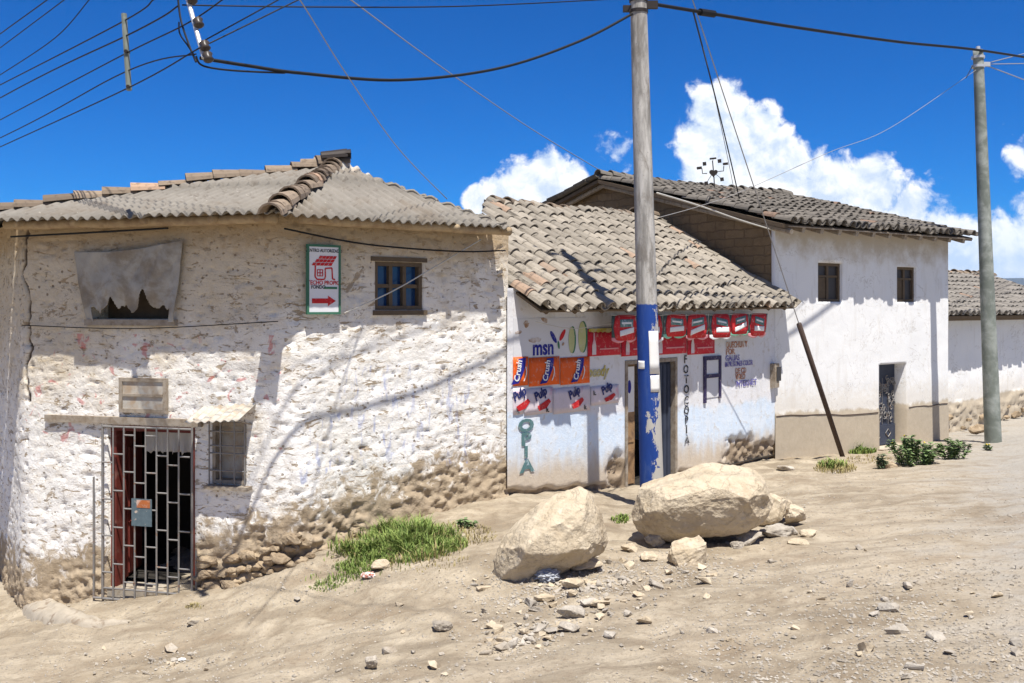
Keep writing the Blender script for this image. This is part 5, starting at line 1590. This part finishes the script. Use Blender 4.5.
px_rock('boulder', [(498, 578), (496, 560), (503, 541), (530, 512), (556, 496), (585, 486), (596, 510), (604, 540), (600, 553), (575, 566), (540, 580), (515, 585)], 9.7, .85, 'wedge shaped pale boulder leaning on its own, nearest the corner house', seed=3)
px_rock('boulder', [(631, 503), (634, 492), (652, 488), (680, 476), (704, 466), (742, 463), (760, 480), (769, 500), (760, 520), (742, 532), (700, 541), (655, 540), (640, 528)], 10.75, .95, 'largest long pale boulder lying in front of the blue pole', seed=11)
def place(px, py, sx, sz, sy, seed, mat, name, label, group=None, rz=0, cuts=3, sink=.25, cat='stone'):
    g = hit(px, py); vs, fs = rand_rock(sx, sy, sz, seed, cuts=cuts, smooth=1)
    q = Matrix.Rotation(rz, 3, 'Z'); c = g + V((0, 0, sz * (1 - sink)))
    mb = MB(); mb.add([q @ v + c for v in vs], fs); o = mb.build(name, mat, smooth=False); return tag(o, label, cat, group)
place(774, 523, .25, .20, .2, 101, 'rock_pale', 'stone', 'rounded pale stone leaning on the end of the largest boulder')
place(689, 563, .20, .165, .17, 102, 'rock_pale', 'stone', 'pale three cornered stone standing alone in front of the largest boulder')
place(795, 526, .13, .15, .14, 103, 'rock_pale', 'stone', 'upright stone at the far end of the boulder pile')
place(775, 536, .21, .075, .15, 104, 'rock_grey', 'stone', 'flat dark edged slab under the rounded pale stone')
place(750, 543, .15, .08, .12, 105, 'rock_grey', 'stone', 'grey block among the stones by the boulder end, beside the slab')
place(737, 536, .07, .06, .07, 106, 'rock_pale', 'stone', 'small pale block tucked against the boulder underside')
place(810, 536, .13, .04, .09, 107, 'rock_pale', 'stone', 'thin flat stone lying outermost in the boulder pile')
place(799, 545, .12, .035, .09, 108, 'rock_pale', 'stone', 'thin pale flake on the dirt in front of the boulder pile')
place(655, 546, .11, .08, .09, 109, 'rock_grey', 'stone', 'grey stone in the shadow of the largest boulder near the pole')
place(649, 560, .10, .045, .08, 110, 'rock_pale', 'stone', 'flat pale stone beside the three cornered stone')
place(586, 569, .19, .06, .14, 111, 'rock_pale', 'stone', 'flat pale slab propped under the wedge shaped boulder')
place(575, 587, .13, .04, .10, 112, 'rock_pale', 'stone', 'flat pale stone in front of the wedge shaped boulder')
place(570, 617, .13, .055, .09, 113, 'rock_grey', 'stone', 'dark edged flat stone on the dirt below the wedge boulder')
place(569, 631, .09, .04, .07, 114, 'rock_grey', 'stone', 'grey stone just in front of the dark edged flat stone')
place(442, 629, .085, .055, .07, 115, 'rock_grey', 'stone', 'lone grey stone out on the bare dirt before the grass')
place(375, 667, .075, .06, .07, 116, 'rock_grey', 'stone', 'dark grey stone alone at the bottom edge of the dirt')
place(380, 570, .12, .06, .08, 117, 'rock_pale', 'stone', 'pale slab lying at the edge of the grass patch')
place(601, 606, .09, .03, .07, 118, 'rock_pale', 'stone', 'pale flat stone between boulders and gravel')
place(980, 436, .24, .17, .18, 119, 'rubble', 'stone', 'brown round stone against the wall behind the green pole')
place(888, 468, .20, .07, .12, 120, 'rubble', 'stone', 'low brown stone beside the dark little weed')
place(786, 470, .16, .06, .1, 121, 'rock_grey', 'stone', 'dark stone lying near the foot of the white house corner')

place(790, 534, .09, .07, .08, 122, 'rock_grey', 'stone', 'small dark block squeezed between the slab and the upright stone')
place(737, 548, .08, .05, .07, 123, 'rock_grey', 'stone', 'small grey stone lying before the boulder underside next to the pale block')
place(628, 551, .07, .05, .06, 124, 'rock_pale', 'stone', 'small pale stone on the dirt between the two boulders')
place(545, 600, .10, .035, .07, 125, 'rock_pale', 'stone', 'thin white flake below the wedge shaped boulder')
# pebbles: six kinds, copied
rg = random.Random(77)
kinds = []
GRP = 'pebbles scattered on the dirt'
LABP = 'small loose pebble scattered on the dirt street'
def pebble_spot():
    r = rg.random()
    if r < .34: return rg.gauss(565, 50), rg.gauss(602, 20)
    if r < .46: return rg.gauss(520, 22), rg.gauss(638, 8)
    if r < .64: return rg.gauss(640, 55), rg.gauss(572, 12)
    if r < .69: return rg.gauss(150, 50), rg.gauss(662, 9)
    if r < .80: return rg.uniform(820, 1023), rg.uniform(530, 682)
    return rg.uniform(40, 1020), rg.uniform(575, 682)
for i in range(296):
    px, py = pebble_spot()
    if not (0 < px < 1023 and 540 < py < 690): px, py = rg.uniform(460, 760), rg.uniform(585, 660)
    g = hit(px, py); s = min(.07, .020 * math.exp(abs(rg.gauss(0, .62))))
    if i < 8:
        vs, fs = rand_rock(.02, .016, .012, 500 + i, cuts=1, smooth=1, n=10)
        mb = MB(); mb.add(vs, fs); o = mb.build('pebble', 'rock_grey' if i % 3 else 'rock_pale', origin=(0, 0, 0)); tag(o, LABP, 'pebble', GRP); kinds.append(o)
    else:
        o = kinds[i % 8].copy(); C.objects.link(o)
    o.location = g + V((0, 0, s * .25)); o.rotation_euler = (rg.gauss(0, .3), rg.gauss(0, .3), rg.uniform(0, 6.28)); k = s / .02; o.scale = (k * rg.uniform(.8, 1.4), k, k * rg.uniform(.7, 1.1))
# fine gravel nobody could count
mb = MB()
for i in range(13000):
    r = rg.random()
    if r < .45: px, py = pebble_spot()
    elif r < .75: px, py = rg.uniform(700, 1100), rg.uniform(470, 700)
    else: px, py = rg.uniform(-60, 1080), rg.uniform(560, 700)
    if py < 520 and px < 780: continue
    if not (-80 < px < 1120 and 455 < py < 705): continue
    g = hit(px, py)
    dens = noise.noise(V((g.x * .9, g.y * .9, 4)))
    if dens < -.05 and rg.random() < .7: continue
    s = rg.uniform(.005, .013) * (1.7 if rg.random() < .10 else 1)
    vs = []
    for (a, b, c) in ((1, 0, 0), (-1, .2, 0), (0, 1, .1), (.1, -1, 0), (.1, .1, .9), (0, 0, -.5)):
        vs.append(g + V((a * s * rg.uniform(.7, 1.3), b * s * rg.uniform(.7, 1.3), c * s * rg.uniform(.6, 1.2) + s * .3)))
    mb.add(vs, [(0, 2, 4), (2, 1, 4), (1, 3, 4), (3, 0, 4), (2, 0, 5), (1, 2, 5), (3, 1, 5), (0, 3, 5)])
o = mb.build('gravel', 'rock_grey', origin=(0, 0, 0), kind='stuff'); tag(o, 'fine grey gravel strewn over the dirt street', 'gravel')

# litter
def crumple(px, py, r, mat, name, label, cat, seed, flat=.7):
    g = hit(px, py); bm = bmesh.new(); bmesh.ops.create_icosphere(bm, subdivisions=4, radius=1)
    for v in bm.verts:
        q = v.co * 2.2 + V((seed, 0, 0)); vo = noise.voronoi(q)[0]; v.co = v.co * (1 + .5 * (vo[1] - vo[0]) - .25 + .2 * noise.noise(q * 3))
    bm.verts.index_update()
    vs = [g + V((v.co.x * r * 1.3, v.co.y * r, (v.co.z * flat + flat * .6) * r)) for v in bm.verts]; fs = [tuple(v.index for v in f.verts) for f in bm.faces]; bm.free()
    mb = MB(); mb.add(vs, fs); tag(mb.build(name, mat), label, cat)
crumple(548, 580, .10, 'plastic_grey', 'plastic_bag', 'crumpled grey plastic bag under the wedge shaped boulder', 'bag', 1)
crumple(368, 577, .065, 'wrapper', 'wrapper', 'crumpled red and white wrapper at the edge of the grass', 'litter', 5, .5)
crumple(182, 660, .03, 'paper', 'paper_scrap', 'white scrap of paper on the bare dirt before the gate', 'litter', 8, .4)

# low broken cement kerb in front of the doorway
kp = [(31, 592), (38, 606), (58, 618), (92, 624), (130, 622)]
pts = catmull([hit(*p) + V((0, 0, .02)) for p in kp], 8)
mb = MB(); vs = []; NP = 11
for i, p in enumerate(pts):
    d = (pts[min(i + 1, len(pts) - 1)] - pts[max(i - 1, 0)]); d.z = 0; d.normalize(); s_ = V((d.y, -d.x, 0))
    f = i / (len(pts) - 1); k = math.sin(math.pi * min(1, .12 + .88 * (1 - f)) / 2) * min(1, .35 + f * 6)
    for m in range(NP):
        a = -1 + 2 * m / (NP - 1); q = p + s_ * a * (.19 + .06 * noise.noise(V((i * .7, m, 3)))) * (.25 + .75 * math.sin(math.pi * min(1, .15 + f * .95)))
        hgt = .115 * (1 - abs(a) ** 3) * k + .05 * noise.noise(V((q.x * 8, q.y * 8, 1))) * (1 - abs(a)) + .025 * noise.noise(V((q.x * 22, q.y * 22, 1))) * (1 - abs(a)) - (.05 if m in (0, NP - 1) else 0)
        vs.append(V((q.x, q.y, G(q.x, q.y) + hgt)))
mb.add(vs, [(NP * i + k, NP * i + k + 1, NP * i + k + NP + 1, NP * i + k + NP) for i in range(len(pts) - 1) for k in range(NP - 1)])
tag(mb.build('kerb', 'cement', smooth=True), 'low broken curved cement kerb in front of the corner doorway', 'kerb')

# ================================================================== PLANTS
def blades(mb, cx, cy, rx, ry, n, h0, h1, w=.006, lean=.5, dens=None, rnd=(0, 1)):
    for i in range(n):
        a = rg.uniform(0, 6.28); r = math.sqrt(rg.random())
        px, py = cx + rx * r * math.cos(a), cy + ry * r * math.sin(a)
        if dens and rg.random() > dens(px, py): continue
        g = hit(px, py); h = rg.uniform(h0, h1) * (1.1 - .5 * r) * (.75 + .9 * noise.noise(V((g.x * 3.2, g.y * 5, 2)))); th = rg.uniform(0, 6.28); d = V((math.cos(th), math.sin(th), 0)); s = V((-d.y, d.x, 0)) * w
        l = rg.uniform(.1, lean)
        m = g + d * h * l * .35 + V((0, 0, h * .6)); t = g + d * h * l * 1.1 + V((0, 0, h * rg.uniform(.8, 1)))
        g = g - V((0, 0, .02))
        mb.add([g - s, g + s, m + s * .8, m - s * .8, t], [(0, 1, 2, 3), (3, 2, 4)], rnd=rg.uniform(*rnd))
mb = MB()
blades(mb, 394, 543, 68, 21, 9000, .07, .29, .0055, 1.2, lambda x, y: (.55 + 1.5 * noise.noise(V((x * .055, y * .13, 0))) + .25) * max(0, 1.25 - ((x - 394) / 68) ** 2 - ((y - 543) / 21) ** 2))
blades(mb, 372, 561, 48, 15, 2200, .04, .14, .006, 1.0, lambda x, y: 1.0 if abs((y - 559) + (x - 372) * .55) < 12 else .05)
blades(mb, 338, 582, 34, 12, 900, .03, .09, .005, 1.0, lambda x, y: 1.0 if abs((y - 583) + (x - 335) * .4) < 6 else .05)
blades(mb, 440, 545, 28, 9, 700, .05, .16, .006, .9)
o = mb.build('grass', 'grass_green', origin=(0, 0, 0), kind='stuff'); tag(o, 'bright green grass patch at the foot of the whitewashed wall', 'grass')
mb = MB()
blades(mb, 396, 545, 70, 20, 1500, .08, .26, .005, 1.3, lambda x, y: .4 + noise.noise(V((x * .07, y * .15, 9)))); blades(mb, 455, 535, 42, 12, 700, .03, .12, .005, 1.2); blades(mb, 835, 469, 22, 5, 420, .04, .16, .007, 1.2); blades(mb, 400, 560, 70, 14, 380, .03, .09, .005, 1.2)
blades(mb, 195, 607, 10, 3, 60, .03, .06, .005, 1.2); blades(mb, 870, 460, 25, 4, 160, .03, .1, .007, 1.2)
o = mb.build('dry_grass', 'grass_dry', origin=(0, 0, 0), kind='stuff'); tag(o, 'dry yellowish grass tufts along the wall foot and street edge', 'grass')
mb = MB()
blades(mb, 859, 452, 17, 2.2, 900, .10, .26, .012, .9); blades(mb, 833, 466, 15, 4, 300, .08, .2, .01, 1.1); blades(mb, 620, 520, 9, 4, 120, .04, .1, .008, 1.1)
o = mb.build('grass', 'grass_green', origin=(0, 0, 0), kind='stuff'); tag(o, 'green grass tuft at the foot of the white house beside the guy wire', 'grass')
def weed(px, py, wpx, hpx, n, mat, label, leaf=.05, flowers=0, seed=0):
    r_ = random.Random(seed); g = hit(px, py); W = wpx / F * g.y / 2; H = hpx / F * g.y
    root = thing('weed', g, label, 'plant', 'weeds along the wall foot')
    lm = MB(); sm = MB(); fm = MB()
    ns = max(5, n // 45)
    for i in range(ns):
        a = r_.uniform(0, 6.28); rr = W * math.sqrt(r_.random()); x, y = math.cos(a) * rr, math.sin(a) * rr * .7
        hh = H * r_.uniform(.5, 1.0) * (1.05 - .45 * rr / W)
        b = V((g.x + x * .5, g.y + y * .5, G(g.x + x * .5, g.y + y * .5) - .02)); m = V((g.x + x * .8, g.y + y * .8, g.z + hh * .6)); t = V((g.x + x * 1.05, g.y + y * 1.05, g.z + hh))
        sm.tube([b, m, t], [.006, .005, .003], 5)
        for k in range(n // ns):
            s = r_.uniform(.12, 1); c = b.lerp(m, s * 2) if s < .5 else m.lerp(t, s * 2 - 1)
            th = r_.uniform(0, 6.28); d = V((math.cos(th), math.sin(th), r_.uniform(-.15, .7))).normalized(); sd = d.cross(V((0, 0, 1))).normalized(); up = sd.cross(d)
            l = leaf * r_.uniform(.6, 1.4); w = l * r_.uniform(.28, .42)
            p0 = c; p1 = c + d * l * .5 + up * l * .08; p2 = c + d * l - V((0, 0, l * .15))
            lm.add([p0, p1 + sd * w, p2, p1 - sd * w], [(0, 1, 2), (0, 2, 3)], rnd=r_.random())
        if i < flowers:
            fm.add([t + V((.02 * math.cos(q), .02 * math.sin(q) - .01, .015 + .014 * math.sin(q * 2))) for q in [0, 1.05, 2.1, 3.14, 4.2, 5.2]], [(0, 1, 2, 3, 4, 5)], rnd=.5)
    lm.build('leaves', mat, root); sm.build('stem', mat, root)
    if flowers: fm.build('flower', 'petal_yellow', root)
weed(913, 465, 50, 36, 1300, 'leaf_green', 'wide green weed with small flowers in front of the iron door', .075, 4, 1)
weed(951, 459, 34, 26, 700, 'leaf_green', 'round green weed against the far corner of the white house', .07, 0, 2)
weed(880, 469, 16, 18, 260, 'leaf_grey', 'small dark upright weed between guy wire and door', .055, 0, 3)
weed(931, 462, 16, 13, 180, 'leaf_grey', 'greyish low weed between the two larger weeds', .06, 0, 4)
weed(989, 450, 12, 9, 120, 'leaf_green', 'tiny weed with yellow flower at the foot of the green pole', .05, 3, 5)
weed(466, 527, 20, 14, 150, 'leaf_green', 'small dark weed on the rubble between grass and boulder', .05, 0, 6)
weed(964, 452, 12, 14, 130, 'leaf_grey', 'thin straggly weed beside the round green weed', .05, 0, 7)

# ================================================================== HAZE
m = bpy.data.materials.new('thin_mountain_air'); m.use_nodes = True
m.node_tree.nodes.remove(m.node_tree.nodes['Principled BSDF'])
pvn = m.node_tree.nodes.new('ShaderNodeVolumePrincipled'); pvn.inputs['Color'].default_value = (.80, .90, 1, 1); pvn.inputs['Density'].default_value = .00008
m.node_tree.links.new(pvn.outputs[0], m.node_tree.nodes['Material Output'].inputs['Volume'])
M['haze'] = m
mb = MB(); mb.box((0, 1300, 56), 8600, 6200, 122); mb.build('haze', 'haze', origin=(0, 1300, 56), kind='stuff')

# ================================================================== WORLD, SUN, CAMERA
world = bpy.data.worlds.new('World'); SC.world = world; world.use_nodes = True
t = NT(world.node_tree); bg = world.node_tree.nodes['Background']
sky = t.add('ShaderNodeTexSky', sky_type='NISHITA'); sky.sun_disc = False
sky.sun_elevation = SUN_EL; sky.altitude = 2600; sky.air_density = 1.0; sky.dust_density = .3; sky.ozone_density = 3.0
# lamp and sky share the direction: sun azimuth measured from +Y clockwise
sdir = V((math.sin(SUN_AZ) * math.cos(SUN_EL), -math.cos(SUN_AZ) * math.cos(SUN_EL), math.sin(SUN_EL)))
sky.sun_rotation = math.atan2(sdir.x, sdir.y)
tc = t.add('ShaderNodeTexCoord'); sep = t.add('ShaderNodeSeparateXYZ'); t.l.new(tc.outputs['Generated'], sep.inputs[0])
yy = t.math('MAXIMUM', sep.outputs[1], .05)
cu = t.math('DIVIDE', sep.outputs[0], yy); cv = t.math('DIVIDE', sep.outputs[2], yy)
comb = t.add('ShaderNodeCombineXYZ'); t.l.new(cu, comb.inputs[0]); t.l.new(cv, comb.inputs[1])
pv = comb.outputs[0]
blobs = [(548, 172, 22), (535, 192, 34), (572, 190, 26), (500, 196, 22), (478, 198, 14), (560, 210, 40), (520, 215, 40),
         (607, 151, 16, .30), (616, 156, 18, .34), (624, 164, 14, .22),
         (722, 120, 36), (748, 145, 44), (700, 142, 26), (775, 175, 44), (740, 190, 60), (830, 190, 30), (868, 200, 38), (850, 215, 50),
         (905, 226, 38), (935, 242, 42), (965, 250, 40), (1000, 255, 42), (1040, 255, 50), (800, 215, 60), (980, 275, 40), (920, 260, 40),
         (1014, 153, 20, .36), (1022, 160, 18, .30), (794, 161, 20, .26), (905, 205, 30, .25)]
dens = None
for bl_ in blobs:
    x, y, r_ = bl_[:3]; pk = bl_[3] if len(bl_) > 3 else 1.0
    r_ *= 1.2 if pk == 1 else 1.0
    vm = t.add('ShaderNodeVectorMath', operation='DISTANCE'); t.l.new(pv, vm.inputs[0]); vm.inputs[1].default_value = ((x - CX) / F, (HY - y) / F, 0)
    b = t.math('SUBTRACT', pk, t.math('DIVIDE', vm.outputs['Value'], r_ / F / pk))
    dens = b if dens is None else t.math('MAXIMUM', dens, b)
n1 = t.noise(26, 8, .60, pv, .25); n2 = t.noise(26, 8, .60, None, .25)
off = t.add('ShaderNodeVectorMath', operation='ADD'); t.l.new(pv, off.inputs[0]); off.inputs[1].default_value = (.006, .010, 0)
t.l.new(off.outputs[0], n2.node.inputs['Vector'])
field = t.math('ADD', dens, t.math('MULTIPLY', t.math('SUBTRACT', n1, .5), 1.75))
alpha = t.ramp(field, .0, .32)
alpha = t.math('MULTIPLY', alpha, t.ramp(sep.outputs[1], .1, .3))
shade = t.math('ADD', .55, t.math('MULTIPLY', t.math('SUBTRACT', n1, n2), 4.2), clamp=True)
core = t.ramp(field, .1, .9)
low = t.ramp(cv, .02, .12)
ccol = t.mix(shade, (8.0, 9.6, 12.0), (13.6, 13.8, 14.2))
ccol = t.mix(low, t.mix(.5, ccol, (5.6, 8.6, 13.5)), ccol)
# deep blue cast of the thin mountain air
hs = t.add('ShaderNodeHueSaturation'); hs.inputs['Saturation'].default_value = 1.1; hs.inputs['Value'].default_value = 1.0
t.l.new(sky.outputs[0], hs.inputs['Color'])
mul = t.add('ShaderNodeMix', data_type='RGBA', blend_type='MULTIPLY'); mul.inputs[0].default_value = 1; mul.inputs[7].default_value = (.04, .74, 1.50, 1)
t.l.new(hs.outputs[0], mul.inputs[6])
# unseen clouds added behind the viewpoint to whiten the fill light
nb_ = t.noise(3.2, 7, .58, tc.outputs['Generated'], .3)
fill_cloud = t.math('MULTIPLY', t.ramp(nb_, .46, .58), t.ramp(t.math('MULTIPLY', sep.outputs[1], -1), -.02, .22))
fill_cloud = t.math('MULTIPLY', fill_cloud, t.ramp(sep.outputs[2], .02, .10))
skyc = t.mix(fill_cloud, mul.outputs[2], (4.2, 4.1, 4.1))
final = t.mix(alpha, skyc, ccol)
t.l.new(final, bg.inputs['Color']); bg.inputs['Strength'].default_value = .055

sun = bpy.data.lights.new('sun', 'SUN'); sun.energy = 5.0; sun.angle = R(.5); sun.color = (1, .955, .88)
so = bpy.data.objects.new('sun', sun); C.objects.link(so); so.rotation_euler = (-sdir).to_track_quat('-Z', 'Y').to_euler(); so.location = sdir * 60

cam = bpy.data.cameras.new('camera'); co = bpy.data.objects.new('camera', cam); C.objects.link(co)
cam.sensor_width = 36; cam.lens = 36 * F / 1024; cam.shift_y = -(341.5 - HY) / 1024; cam.clip_start = .05; cam.clip_end = 12000
co.location = (0, 0, EZ); co.rotation_euler = (R(90), 0, 0); SC.camera = co
SC.render.resolution_x = 1024; SC.render.resolution_y = 683
SC.view_settings.view_transform = 'Standard'; SC.view_settings.look = 'None'; SC.view_settings.exposure = .62; SC.view_settings.gamma = 1
